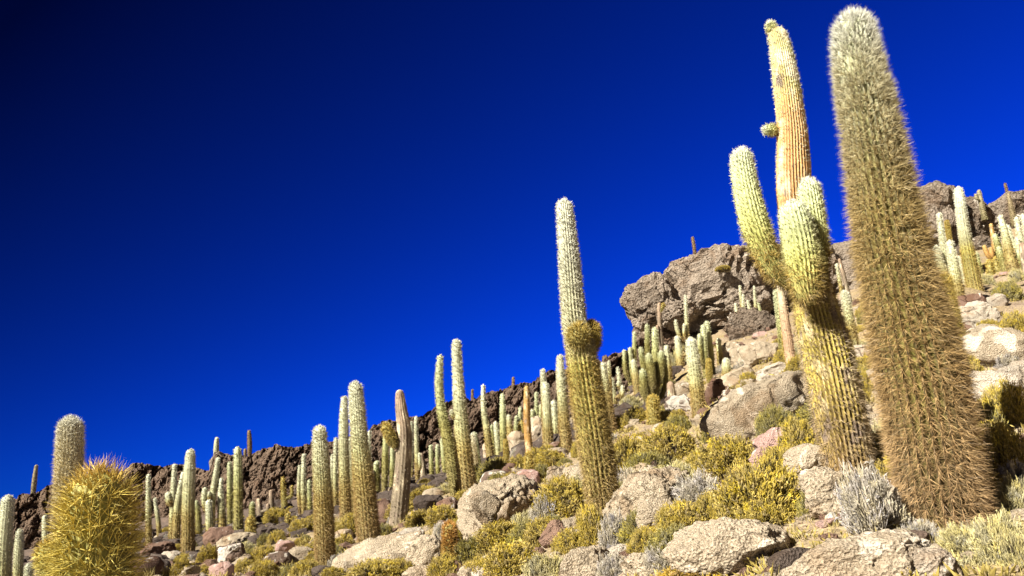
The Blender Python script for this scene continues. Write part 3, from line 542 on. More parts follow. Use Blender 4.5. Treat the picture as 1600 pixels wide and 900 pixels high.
BOULDERS = [  # x, y, w, h, material, label, extra
 (775, 795, 142, 84, 'tan', 'large cracked tan boulder left of the tall ribbed centre cactus', dict(level=6, deep=.9, tilt=.2, crack=.06, box=.7, pit=.05, facets=6)),
 (762, 792, 46, 52, 'tan', 'smooth slab plate lying on the large cracked tan boulder', dict(level=5, deep=.5, tilt=.3, box=.42, facets=10, cut=(.5, .85), d=9.3, bury=0)),
 (600, 868, 150, 58, 'tan', 'long flat tan boulder at the bottom below the thick white-headed cactus', dict(level=5, deep=.7, tilt=.12, pit=.045)),
 (665, 868, 60, 62, 'tan', 'upright tan boulder left of the small orange-golden cactus', dict(level=5, pit=.045)),
 (1012, 785, 150, 92, 'tan', 'large rounded tan boulder right of the tall centre cactus foot', dict(level=6, deep=.85, tilt=.3, box=.85, pit=.04, facets=5)),
 (1040, 812, 92, 56, 'tan', 'lower tan boulder leaning on the rounded one right of centre', dict(level=5, deep=.8, tilt=-.25, box=.85, pit=.04)),
 (1182, 642, 176, 84, 'tan', 'big sloping tan boulder left of the branching cactus', dict(level=5, deep=.8, tilt=.42, crack=.04, pit=.05, box=.7)),
 (1135, 858, 200, 88, 'tan', 'wide pitted boulder in the bottom foreground', dict(level=6, deep=.7, tilt=-.05, box=.85, pit=.028, facets=5)),
 (1312, 776, 156, 78, 'tan', 'pitted boulder just below the foot of the branching cactus', dict(level=6, deep=.7, tilt=-.12, box=.85, pit=.028, facets=5)),
 (1262, 722, 80, 52, 'tan', 'rounded boulder left of the branching cactus foot', dict(level=5, deep=.8, tilt=.3, box=.9, pit=.03)),
 (1330, 880, 250, 74, 'tan', 'low broad tan rock at the bottom right of the foreground', dict(level=6, deep=.6, tilt=.12, box=.8, pit=.025, facets=6)),
 (1430, 888, 110, 54, 'pale', 'pale lumpy rock at the foot of the giant cactus', dict(level=5, deep=.7, tilt=.1, pit=.022)),
 (1468, 882, 46, 60, 'tan', 'small smooth grey rock wedged beside the giant cactus foot', dict(level=4, tilt=.5, d=3.2)),
 (1563, 542, 124, 66, 'tan', 'big tan boulder at right edge above the shrubs', dict(level=5, deep=.8, tilt=-.15, pit=.045)),
 (1545, 608, 112, 60, 'pale', 'pale rounded boulder at right below the big tan one', dict(level=5, deep=.8, pit=.04, box=.9)),
 (1590, 596, 60, 50, 'pale', 'pale boulder cut by the right edge among shrubs', dict(level=5, pit=.04)),
 (1530, 494, 66, 44, 'pale', 'white-crusted boulder below the tall ribbed cactus at right', dict(level=5, deep=.8, crack=.06)),
 (1512, 476, 56, 32, 'brown', 'reddish brown rock behind the white-crusted boulder at right', dict(level=5)),
 (1508, 512, 26, 22, 'pale', 'small pale rock left under the white-crusted boulder at right', dict(level=4)),
 (1556, 470, 34, 26, 'pale', 'pale rock right above the white-crusted boulder', dict(level=4)),
 (1207, 690, 66, 36, 'pink', 'pinkish rock with a white patch below the big sloping boulder', dict(level=5, tilt=.2)),
 (1190, 716, 34, 34, 'pink', 'small purple-brown rock under the pinkish white-patched rock', dict(level=4)),
 (1118, 740, 40, 36, 'tan', 'small tan boulder among golden shrubs right of centre', dict(level=5, pit=.04)),
 (1148, 592, 62, 30, 'tan', 'flat leaning pale slab above the big sloping boulder', dict(level=5, tilt=.45, box=.6)),
 (1142, 556, 44, 40, 'tan', 'squarish tan rock below the dark lava boulder', dict(level=5, box=.6)),
 (1185, 553, 66, 38, 'tan', 'tan rock shelf at the foot of the dark lava boulder', dict(level=5, tilt=.1)),
 (1213, 580, 60, 28, 'pale', 'streaked pale rock close left of the branching cactus', dict(level=5, crack=.08, tilt=.15)),
 (1172, 528, 96, 80, 'crag_dark', 'dark lava boulder with a row of small cacti on it', dict(level=5, tilt=-.2, rough=2.2, crack=.14, deep=.6, d=36, smooth=False)),
 (1190, 533, 34, 28, 'pink', 'round pinkish stone in the hollow of the dark lava boulder', dict(level=4, d=34)),
 (1118, 612, 38, 40, 'brown', 'reddish angular rock right of the club-shaped cactus', dict(level=5, box=.55, crack=.05)),
 (1140, 622, 26, 28, 'mottled', 'white-veined dark rock beside the reddish angular rock', dict(level=4)),
 (1062, 634, 46, 32, 'mottled', 'black and white mottled rock between many-armed and club-shaped cacti', dict(level=5, crack=.06)),
 (1068, 610, 40, 22, 'tan', 'tan ledge rock above the mottled black and white one', dict(level=4)),
 (1030, 686, 40, 22, 'pink', 'pinkish flat rock below the golden young cactus', dict(level=4)),
 (1000, 694, 40, 24, 'tan', 'flat tan rock right of the centre cactus at mid-slope', dict(level=4)),
 (985, 712, 50, 24, 'tan', 'low tan rock touching the centre cactus on its right', dict(level=4)),
 (875, 745, 44, 40, 'tan', 'tan boulder behind the centre cactus on its left', dict(level=5, pit=.05)),
 (902, 752, 44, 50, 'tan', 'bright tan boulder touching the left side of the centre cactus', dict(level=5, pit=.05)),
 (822, 750, 44, 32, 'pink', 'pink-tan rock behind the golden young cactus at centre', dict(level=5)),
 (866, 838, 46, 44, 'brown', 'brown angular rock in shrubs below the centre cactus', dict(level=5, box=.6, tilt=.5)),
 (893, 826, 44, 30, 'tan', 'grey-tan flat rock right of the brown angular one', dict(level=5, box=.6)),
 (842, 862, 18, 14, 'brown', 'small brown stone under the brown angular rock', dict(level=3)),
 (775, 702, 44, 30, 'tan', 'tan boulder between slender cacti left of the orange bark', dict(level=5)),
 (808, 692, 30, 36, 'tan', 'rounded tan boulder behind the orange-barked cactus', dict(level=4, box=.9)),
 (840, 672, 32, 44, 'tan', 'upright pale boulder between orange bark and double-headed cactus', dict(level=5, box=.9, d=27)),
 (890, 672, 20, 40, 'tan', 'tan boulder sliver behind the thick hidden column', dict(level=4, d=27)),
 (872, 708, 36, 20, 'tan', 'flat tan rock at the foot of the double-headed cactus', dict(level=4)),
 (795, 735, 30, 22, 'brown', 'dark rock left of the golden young cactus at centre', dict(level=4)),
 (668, 790, 52, 34, 'dark', 'black rock right of the bare grey-brown cactus', dict(level=5)),
 (640, 770, 40, 26, 'dark', 'dark rock behind the bare grey-brown cactus foot', dict(level=4)),
 (700, 790, 34, 28, 'brown', 'brown squarish rock left of the large cracked boulder', dict(level=5, box=.55)),
 (680, 772, 40, 18, 'tan', 'flat tan rock below three short cacti', dict(level=4)),
 (645, 840, 50, 34, 'pale', 'pale rock at the foot of the bare grey-brown cactus', dict(level=5, tilt=.2)),
 (600, 800, 34, 40, 'brown', 'brown rock between thick white-headed and bare cacti', dict(level=4)),
 (598, 758, 16, 20, 'pale', 'small pale rock by the short cliff-foot cactus', dict(level=3)),
 (920, 884, 96, 54, 'tan', 'rounded tan boulder at the bottom below the centre cactus', dict(level=5, pit=.035, box=.85)),
 (1005, 886, 76, 40, 'tan', 'tan boulder at the bottom right of the one below the centre cactus', dict(level=5, pit=.03)),
 (970, 862, 56, 24, 'pale', 'small white-crusted rock between the two bottom boulders', dict(level=4)),
 (745, 896, 60, 34, 'tan', 'tan boulder at the bottom right of the small orange-golden cactus', dict(level=5, pit=.035)),
 (660, 898, 60, 26, 'tan', 'tan boulder at the bottom left of the small orange-golden cactus', dict(level=5)),
 (345, 836, 52, 30, 'brown', 'dark rounded rock at the foot of the pinched-topped cactus', dict(level=5, box=.9)),
 (372, 846, 60, 26, 'tan', 'tan flat rock below the tall thick olive column', dict(level=5)),
 (365, 868, 48, 34, 'mottled', 'white-crusted rock below the tan flat one at left', dict(level=5, crack=.06)),
 (248, 862, 50, 30, 'brown', 'brown rock right of the golden long-spined cactus', dict(level=5)),
 (268, 872, 34, 22, 'pale', 'pale flat rock beside the brown one at lower left', dict(level=4)),
 (345, 892, 40, 26, 'pink', 'pinkish rock at the bottom edge on the left', dict(level=4)),
 (445, 856, 30, 22, 'pink', 'pink and white rock in shrubs left of the stout crowned cactus', dict(level=4)),
 (428, 832, 24, 18, 'dark', 'small dark rock in shrubs left of the stout crowned cactus', dict(level=4)),
 (468, 868, 40, 26, 'tan', 'tan rock just left of the stout crowned cactus', dict(level=4)),
 (432, 876, 46, 26, 'mottled', 'patchy dark and pale rock at lower left of the stout crowned cactus', dict(level=4)),
 (538, 838, 30, 22, 'tan', 'tan rock between the stout crowned and tall slender cacti', dict(level=4)),
 (1440, 640, 30, 24, 'pale', 'pale rock hidden behind the giant cactus', dict(level=3)),
 (1345, 556, 40, 36, 'pale', 'bright pale rock between the branching and giant cacti', dict(level=4)),
 (1350, 650, 36, 34, 'tan', 'tan rock in the gap between the two tall right cacti', dict(level=4)),
 (1395, 790, 40, 60, 'tan', 'tan rock left of the giant cactus foot', dict(level=5, pit=.03)),
]
for k, (px, py, w, h, mt, lab, kw) in enumerate(BOULDERS):
    boulder('boulder', px, py, w, h, mt, lab, seed=k * 5 + 3, **kw)

# ------------------------------------------------------------------ cacti
BROWN, RUST, GOLD, OLIVE = np.array([.22, .145, .07]), np.array([.34, .19, .06]), np.array([.46, .33, .09]), np.array([.33, .31, .09])
CREAM, WHITE, PGREEN, TAN = np.array([.70, .66, .46]), np.array([.84, .85, .74]), np.array([.52, .56, .27]), np.array([.46, .36, .22])
def ramp(pts, t):
    t = np.asarray(t, float); xs = [p[0] for p in pts]
    if np.ndim(pts[0][1]) == 0: return np.interp(t, xs, [p[1] for p in pts])
    return np.stack([np.interp(t, xs, [p[1][k] for p in pts]) for k in range(3)], -1)
def style_of(st, wf):
    """spine colour, rib crest colour, groove colour, spine length (m), upward lean; all along the stem 0..1"""
    a = max(0.02, 1 - wf); b = max(.01, a - .12); s = {}
    c3_ = lambda *v: np.array(v)
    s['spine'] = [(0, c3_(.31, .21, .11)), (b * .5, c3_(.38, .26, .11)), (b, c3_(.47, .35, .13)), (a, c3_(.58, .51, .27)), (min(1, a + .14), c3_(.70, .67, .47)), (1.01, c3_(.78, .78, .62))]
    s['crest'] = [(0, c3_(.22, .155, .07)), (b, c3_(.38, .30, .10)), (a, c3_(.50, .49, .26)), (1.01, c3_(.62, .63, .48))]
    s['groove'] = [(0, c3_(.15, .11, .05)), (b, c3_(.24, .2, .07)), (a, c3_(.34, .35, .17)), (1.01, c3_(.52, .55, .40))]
    s['len'] = [(0, .055), (b, .05), (a, .04), (1.01, .045)]; s['up'] = [(0, -.1), (b, 0), (a, .35), (1.01, .6)]; s['dens'] = 1.0; s['amp'] = .07
    if st == 'giant':
        s['spine'] = [(0, np.array([.46, .31, .17])), (.35, np.array([.43, .29, .125])), (.6, np.array([.46, .34, .14])), (.78, np.array([.54, .47, .27])), (.88, np.array([.66, .62, .42])), (.95, WHITE * .95), (1.01, WHITE)]
        s['amp'] = .11; s['crest'] = [(0, np.array([.07, .045, .025])), (.3, np.array([.08, .055, .025])), (.7, np.array([.13, .10, .04])), (1.01, np.array([.6, .62, .45]))]  # rib skin painted dark to stand in for shade between the spines
        s['groove'] = [(0, np.array([.10, .07, .03])), (.15, np.array([.15, .115, .04])), (.35, np.array([.25, .225, .05])), (.6, np.array([.24, .205, .055])), (.85, np.array([.42, .42, .2])), (1.01, np.array([.5, .56, .4]))]
        s['len'] = [(0, .078), (.5, .070), (.8, .052), (1.01, .055)]; s['up'] = [(0, -.35), (.5, -.2), (.75, .15), (1.01, .7)]; s['dens'] = 1.5
    elif st == 'branched':
        s['spine'] = [(0, BROWN * 1.3), (.3, TAN), (.5, GOLD), (.55, CREAM), (1.01, WHITE)]
        s['crest'] = [(0, np.array([.34, .17, .10])), (.12, np.array([.42, .30, .10])), (.3, np.array([.52, .42, .09])), (.46, np.array([.50, .42, .12])), (.52, np.array([.56, .31, .11])), (.8, np.array([.58, .36, .15])), (.86, np.array([.62, .58, .22])), (.95, np.array([.66, .66, .32])), (1.01, np.array([.6, .4, .2]))]
        s['groove'] = [(0, np.array([.14, .07, .045])), (.3, np.array([.17, .13, .04])), (.5, np.array([.22, .15, .05])), (.6, np.array([.36, .20, .08])), (.8, np.array([.38, .22, .09])), (1.01, np.array([.42, .38, .15]))]
        s['len'] = [(0, .05), (.3, .045), (.5, .03), (.55, .012), (.8, .012), (.87, .02), (1.01, .02)]; s['up'] = [(0, -.3), (1.01, .2)]; s['dens'] = .42; s['amp'] = .085
    elif st == 'branched_arm':
        s['spine'] = [(0, np.array([.36, .26, .10])), (.3, GOLD), (.5, np.array([.58, .56, .24])), (.8, np.array([.74, .76, .5])), (1.01, WHITE)]
        s['crest'] = [(0, np.array([.36, .3, .1])), (.4, np.array([.56, .56, .19])), (.8, np.array([.60, .65, .34])), (1.01, np.array([.66, .72, .5]))]
        s['groove'] = [(0, np.array([.22, .19, .06])), (.4, np.array([.3, .31, .08])), (1.01, np.array([.45, .52, .3]))]
        s['len'] = [(0, .055), (.4, .045), (.6, .022), (1.01, .03)]; s['up'] = [(0, -.3), (.5, .1), (1.01, .6)]; s['dens'] = .55
    elif st in ('ribbed', 'ribbed2'):
        s['spine'] = [(0, np.array([.40, .28, .14])), (.3, np.array([.42, .31, .11])), (.5, GOLD), (.58, np.array([.62, .58, .4])), (.9, WHITE * .92), (1.01, WHITE)]
        s['crest'] = [(0, np.array([.3, .21, .10])), (.25, np.array([.46, .36, .10])), (.5, np.array([.46, .4, .10])), (.62, np.array([.5, .48, .3])), (1.01, np.array([.66, .66, .52]))]
        s['groove'] = [(0, np.array([.12, .10, .04])), (.5, np.array([.17, .16, .045])), (.7, np.array([.28, .29, .18])), (1.01, np.array([.5, .52, .4]))]
        s['len'] = [(0, .065), (.45, .055), (.6, .035), (1.01, .035)]; s['up'] = [(0, -.25), (.5, 0), (1.01, .4)]; s['dens'] = .7; s['amp'] = .085
    elif st == 'goldball':
        s['spine'] = [(0, np.array([.48, .42, .12])), (.7, np.array([.64, .55, .15])), (.95, np.array([.68, .54, .13])), (1.01, np.array([.70, .46, .12]))]
        s['crest'] = [(0, np.array([.18, .15, .05])), (1.01, np.array([.30, .27, .08]))]; s['groove'] = [(0, np.array([.2, .2, .05])), (1.01, np.array([.34, .33, .09]))]
        s['len'] = [(0, .10), (.85, .11), (1.01, .085)]; s['up'] = [(0, .1), (.8, .2), (1.01, .3)]; s['dens'] = .8
    elif st == 'woolly':
        s['spine'] = [(0, np.array([.5, .4, .22])), (.4, np.array([.64, .52, .28])), (.8, np.array([.78, .70, .46])), (1.01, WHITE)]
        s['crest'] = [(0, np.array([.4, .32, .16])), (1.01, np.array([.6, .55, .38]))]; s['groove'] = [(0, np.array([.3, .24, .12])), (1.01, np.array([.5, .46, .3]))]
        s['len'] = [(0, .06), (1.01, .06)]
    elif st in ('gold', 'goldlong', 'goldfuzz'):
        t0 = np.array([.50, .27, .07]) if st == 'goldlong' else np.array([.52, .39, .10])
        s['spine'] = [(0, np.array([.36, .29, .11])), (.5, np.array([.44, .34, .09])), (.8, t0), (1.01, t0 * 1.1)]
        s['crest'] = [(0, np.array([.24, .2, .07])), (1.01, np.array([.42, .34, .1]))]; s['groove'] = [(0, np.array([.15, .15, .05])), (1.01, np.array([.26, .23, .07]))]
        s['len'] = [(0, .05), (1.01, .075 if st != 'goldlong' else .10)]; s['up'] = [(0, 0), (1.01, .3)]
    elif st in ('bark', 'orange', 'pink'):
        c = {'bark': np.array([.25, .20, .135]), 'orange': np.array([.46, .27, .085]), 'pink': np.array([.50, .34, .21])}[st]
        tp = {'bark': np.array([.36, .25, .17]), 'orange': np.array([.50, .34, .12]), 'pink': np.array([.66, .6, .42])}[st]
        s['spine'] = [(0, c * 1.1), (.7, c * 1.2), (1.01, tp * 1.15)]; s['crest'] = [(0, c * .9), (.6, c), (1.01, tp)]; s['groove'] = [(0, c * .7), (.6, c * .75), (1.01, tp * .8)]
        s['len'] = [(0, .025), (1.01, .02)]; s['dens'] = .4; s['amp'] = .09
    elif st in ('olive', 'multi'):
        s['spine'] = [(0, np.array([.26, .21, .09])), (b, np.array([.40, .36, .13])), (a, np.array([.52, .52, .26])), (1.01, np.array([.68, .70, .5]))]
        s['crest'] = [(0, np.array([.2, .17, .06])), (b, np.array([.36, .35, .11])), (1.01, np.array([.5, .54, .28]))]
    elif st == 'far':
        k = wf; s['spine'] = [(0, BROWN * .9 * (1 - k) + PGREEN * k), (1.01, (BROWN * 1.3) * (1 - k) + WHITE * .8 * k)]
        s['crest'] = s['spine']; s['groove'] = [(0, BROWN * .6), (1.01, BROWN * (1 - k) + PGREEN * k)]
    return s
def lod(d):
    if d < 7: return dict(ribs=28, vpr=4, row=.026, areole=.024, per=10, w=.0020, sides=3, lmul=1.05, amp=1.0)
    if d < 11: return dict(ribs=22, vpr=4, row=.04, areole=.024, per=10, w=.0030, sides=3, lmul=1.1, amp=1.0)
    if d < 15: return dict(ribs=20, vpr=4, row=.06, areole=.028, per=10, w=.0036, sides=1, lmul=1.15, amp=.55)
    if d < 27: return dict(ribs=16, vpr=3, row=.09, areole=.042, per=9, w=.0060, sides=1, lmul=1.2, amp=.45)
    return dict(ribs=13, vpr=2, row=.12, areole=.07, per=6, w=.011, sides=1, lmul=1.25, amp=.4)
def build_stem(ctr, rad, st, wf, d, rng, parent, name, nub=False):
    s = style_of(st, wf); lo = dict(lod(d))
    ctr = np.array(ctr); rad = np.array(rad)
    if st in ('ribbed2', 'bark'): lo['amp'] = .75
    if st == 'giant': lo['w'] = .0016
    if st == 'branched': lo['ribs'] = 34
    if st == 'goldball': lo.update(ribs=22, areole=.022, per=11, w=.0019)
    # smooth centre line (Catmull-Rom) by arc length
    k = len(ctr); ext = np.vstack([2 * ctr[0] - ctr[1], ctr, 2 * ctr[-1] - ctr[-2]]); rex = np.concatenate([[rad[0]], rad, [rad[-1]]])
    C, R = [], []
    for i in range(k - 1):
        u = np.linspace(0, 1, 40, endpoint=(i == k - 2))[:, None]; p0, p1, p2, p3 = ext[i:i + 4]
        C.append(.5 * ((2 * p1) + (-p0 + p2) * u + (2 * p0 - 5 * p1 + 4 * p2 - p3) * u ** 2 + (-p0 + 3 * p1 - 3 * p2 + p3) * u ** 3))
        q0, q1, q2, q3 = rex[i:i + 4]; uu = u[:, 0]
        R.append(.5 * ((2 * q1) + (-q0 + q2) * uu + (2 * q0 - 5 * q1 + 4 * q2 - q3) * uu ** 2 + (-q0 + 3 * q1 - 3 * q2 + q3) * uu ** 3))
    C = np.concatenate(C); R = np.concatenate(R)
    arc = np.concatenate([[0], np.cumsum(np.linalg.norm(np.diff(C, axis=0), axis=1))]); Ltot = arc[-1]
    rt = R[-1]; dome = min(rt * 1.15, Ltot * .6)
    nrow = int(np.clip((Ltot - dome) / lo['row'], 6, 260)); nd = 9 if d > 15 else 14
    sv = np.concatenate([np.linspace(0, Ltot - dome, nrow), Ltot - dome + dome * np.sin(np.linspace(0, 1, nd + 1)[1:] * math.pi / 2)])
    Cc = np.stack([np.interp(sv, arc, C[:, q]) for q in range(3)], -1); Rr = np.interp(sv, arc, R)
    x = np.clip((sv - (Ltot - dome)) / dome, 0, 1); Rr = Rr * np.sqrt(np.maximum(1 - x * x, 0)); Rr[-1] = 1e-4
    if nub: x = np.clip(1 - sv / (dome * .9), 0, 1); Rr = Rr * np.sqrt(np.maximum(1 - x * x * .75, 0))
    body = np.clip(1 - (sv - (Ltot - dome)) / dome, 0, 1)
    Rr = Rr * (1 + .035 * noise3(np.stack([sv * 2.2, np.full_like(sv, wf * 31 + d), sv * 0], -1)) + .018 * noise3(np.stack([sv * 9, np.full_like(sv, d * 3.1), sv * 0], -1)))
    Tn = nrm(np.gradient(Cc, axis=0)); Tn[-1] = Tn[-2]
    up = np.array([0, -1.0, 0.15]); Nn = nrm(up - (Tn @ up)[:, None] * Tn); Bn = np.cross(Tn, Nn)
    nt_ = lo['ribs'] * lo['vpr']; if_small = np.mean(rad) < .09 and d < 15
    ribs = lo['ribs'] if not if_small else max(12, lo['ribs'] - 4); nt_ = ribs * lo['vpr']
    th = np.linspace(0, 2 * math.pi, nt_, endpoint=False); tv = sv / Ltot
    ph = ribs * th[None, :] + .25 * noise3(np.stack(np.broadcast_arrays(sv[:, None] * .8, th[None, :] * 0 + d, th[None, :] * 0), -1))
    crest = (.5 + .5 * np.cos(ph)) ** 1.0
    rr_ = Rr[:, None] * (1 - s['amp'] * lo['amp'] * 2 * (1 - crest ** .7) * np.clip(body[:, None] * 2, .2, 1))
    P = Cc[:, None, :] + rr_[..., None] * (np.cos(th)[None, :, None] * Nn[:, None, :] + np.sin(th)[None, :, None] * Bn[:, None, :])
    P = P + (nrm(P - Cc[:, None, :]) * (rad.mean() * .03 * fbm(P * 5.0, 3))[..., None])
    nrw = len(sv); V = P.reshape(-1, 3)
    i, j = np.meshgrid(np.arange(nrw - 1), np.arange(nt_), indexing='ij'); j2 = (j + 1) % nt_
    F = np.stack([i * nt_ + j, i * nt_ + j2, (i + 1) * nt_ + j2, (i + 1) * nt_ + j], -1).reshape(-1, 4)
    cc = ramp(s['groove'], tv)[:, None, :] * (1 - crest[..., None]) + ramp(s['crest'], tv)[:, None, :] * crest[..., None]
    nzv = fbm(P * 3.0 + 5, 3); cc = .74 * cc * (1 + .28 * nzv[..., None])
    if st in ('branched', 'bark', 'orange') and name == T:
        pt = np.clip((fbm(P * np.array([9, 9, 5.]) + 3, 4) - .35) * 6, 0, 1)[..., None]; cc = cc * (1 - pt) + np.array([.16, .12, .09]) * pt
        pt = np.clip((fbm(P * np.array([5, 5, 3.]) + 23, 3) - .3) * 5, 0, .8)[..., None]; cc = cc * (1 - pt) + np.array([.6, .52, .36]) * pt * (.4 + .6 * tv[:, None, None]) + cc * pt * (.6 - .6 * tv[:, None, None])
    org = np.array(parent.location)
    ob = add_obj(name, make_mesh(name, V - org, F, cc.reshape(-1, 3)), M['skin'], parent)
    # spines: clusters along every rib
    ns = max(3, int(Ltot / lo['areole'])); dr = np.gradient(Rr, sv + np.arange(len(sv)) * 1e-6)
    prof = np.concatenate([[0], np.cumsum(np.hypot(np.diff(sv), np.diff(Rr)))])
    ns = max(3, int(prof[-1] / lo['areole']))
    ai, aj = np.meshgrid(np.arange(ns), np.arange(ribs), indexing='ij')
    ap = ((ai + rng.uniform(0, 1, ai.shape)) / ns * prof[-1]).ravel(); aj = aj.ravel()
    sA = np.interp(ap, prof, sv); rA = np.interp(sA, sv, Rr)
    keep = rng.uniform(size=len(sA)) < np.clip(rA / (np.max(Rr) + 1e-6) + .12, 0, 1) ; sA, rA, aj = sA[keep], rA[keep], aj[keep]
    per = lo['per']; nsp = int(len(sA) * per * s['dens']); wt = np.where(sA / Ltot > .80, 2.2, 1.0) if st == 'giant' else np.ones(len(sA)); nsp = int(nsp * wt.mean()); idx = rng.choice(len(sA), nsp, p=wt / wt.sum())
    sA, rA, aj = sA[idx], rA[idx], aj[idx]; tA = sA / Ltot
    thA = (2 * math.pi * aj + rng.normal(0, .16 if d < 11 else .35, nsp) - .25 * noise3(np.stack([sA * .8, sA * 0 + d, sA * 0], -1))) / ribs
    IN = lambda arr: np.stack([np.interp(sA, sv, arr[:, q]) for q in range(3)], -1)
    Ct, Tt, Nt, Bt = IN(Cc), IN(Tn), IN(Nn), IN(Bn)
    rad_d = np.cos(thA)[:, None] * Nt + np.sin(thA)[:, None] * Bt; side = -np.sin(thA)[:, None] * Nt + np.cos(thA)[:, None] * Bt
    slope = np.clip(-np.interp(sA, sv, dr), -.5, 6.0)[:, None]; nml = nrm(rad_d + Tt * slope)
    tang = nrm(Tt - (Tt * nml).sum(-1, keepdims=True) * nml)
    base = Ct + rad_d * (rA * .985)[:, None]
    upv = ramp(s['up'], tA)
    Dv = nrm(nml * rng.uniform(.35, 1.0, nsp)[:, None] + side * rng.normal(0, .5, nsp)[:, None] + tang * (rng.normal(0, .45, nsp) + upv)[:, None])
    ln = ramp(s['len'], tA) * (rng.uniform(.45, 1.25, nsp) if st != 'goldball' else rng.uniform(.25, 1.0, nsp) + .7 * (rng.uniform(size=nsp) < .15)) * lo['lmul']
    ln = np.minimum(ln, np.mean(rad) * .9)
    tip = base + Dv * ln[:, None] + np.array([0, 0, -.08]) * (ln[:, None] * rng.uniform(0, 1, nsp)[:, None])
    a1 = nrm(np.cross(Dv, rng.normal(size=(nsp, 3)))); a2 = np.cross(Dv, a1)
    sc = .80 * ramp(s['spine'], tA) * (rng.uniform(.86, 1.12, nsp) if d > 11 else rng.choice([.45, .75, 1.0, 1.35], nsp) * rng.uniform(.9, 1.1, nsp))[:, None]
    w_ = lo['w'] * rng.uniform(.7, 1.3, nsp)[:, None]
    if lo['sides'] == 3:
        b0 = base + a1 * w_; b1 = base + (-.5 * a1 + .87 * a2) * w_; b2 = base + (-.5 * a1 - .87 * a2) * w_
        V = np.stack([b0, b1, b2, tip], 1).reshape(-1, 3); q = np.arange(nsp)[:, None] * 4
        F = np.concatenate([q + [0, 1, 3], q + [1, 2, 3], q + [2, 0, 3]]); cv = np.repeat(sc, 4, 0)
    else:
        V = np.stack([base + a1 * w_, base - a1 * w_, tip], 1).reshape(-1, 3); F = np.arange(nsp * 3).reshape(-1, 3); cv = np.repeat(sc, 3, 0)
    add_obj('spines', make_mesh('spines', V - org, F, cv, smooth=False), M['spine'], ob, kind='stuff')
    return ob
LANDMARKS = []
def build_cactus(k, d, st, wf, label, stems, mark=True):
    rng = np.random.default_rng(1000 + k); bx, by, bw = stems[0][2][0]
    basep = at(bx, by, d); root = empty('cactus', basep, label=label, category='cactus')
    if mark: LANDMARKS.append((bx, by, bw, label))
    for name, off, pts in stems:
        ref = at(pts[0][0], pts[0][1], d + off) if off == 0 or name == T else None
        yy = basep[1] + off
        ctr, rad = [], []
        for (x, y, w) in pts:
            r_ = ray(x, y); p = r_ * (yy / r_[1]); ctr.append(p); rad.append(w / 2 / FPX * (p @ FWD))
        s_ = style_of(st, wf); ctr = np.array(ctr); rad = np.array(rad)
        tt = np.linspace(0, 1, len(rad)); sl = ramp(s_['len'], tt)
        rad = np.maximum(rad - (.72 if d < 7 else .6) * sl, rad * .62)
        sty = st
        if name != T and st == 'branched': sty = 'branched_arm'
        if name != T and st in ('ribbed',): sty = 'goldfuzz'
        if name == 'bud' and st == 'bark': sty = 'gold'
        if name == T:
            dn = nrm(ctr[0] - ctr[1]); ctr = np.vstack([ctr[0] + dn * min(.5, .25 + d * .012), ctr]); rad = np.concatenate([[rad[0]], rad])
        build_stem(ctr, rad, sty, wf, d, rng, root, name, nub=(name != T))
    return root
for k, (d, st, wf, lab, stems) in enumerate(CACTI): build_cactus(k, d, st, wf, lab, stems)
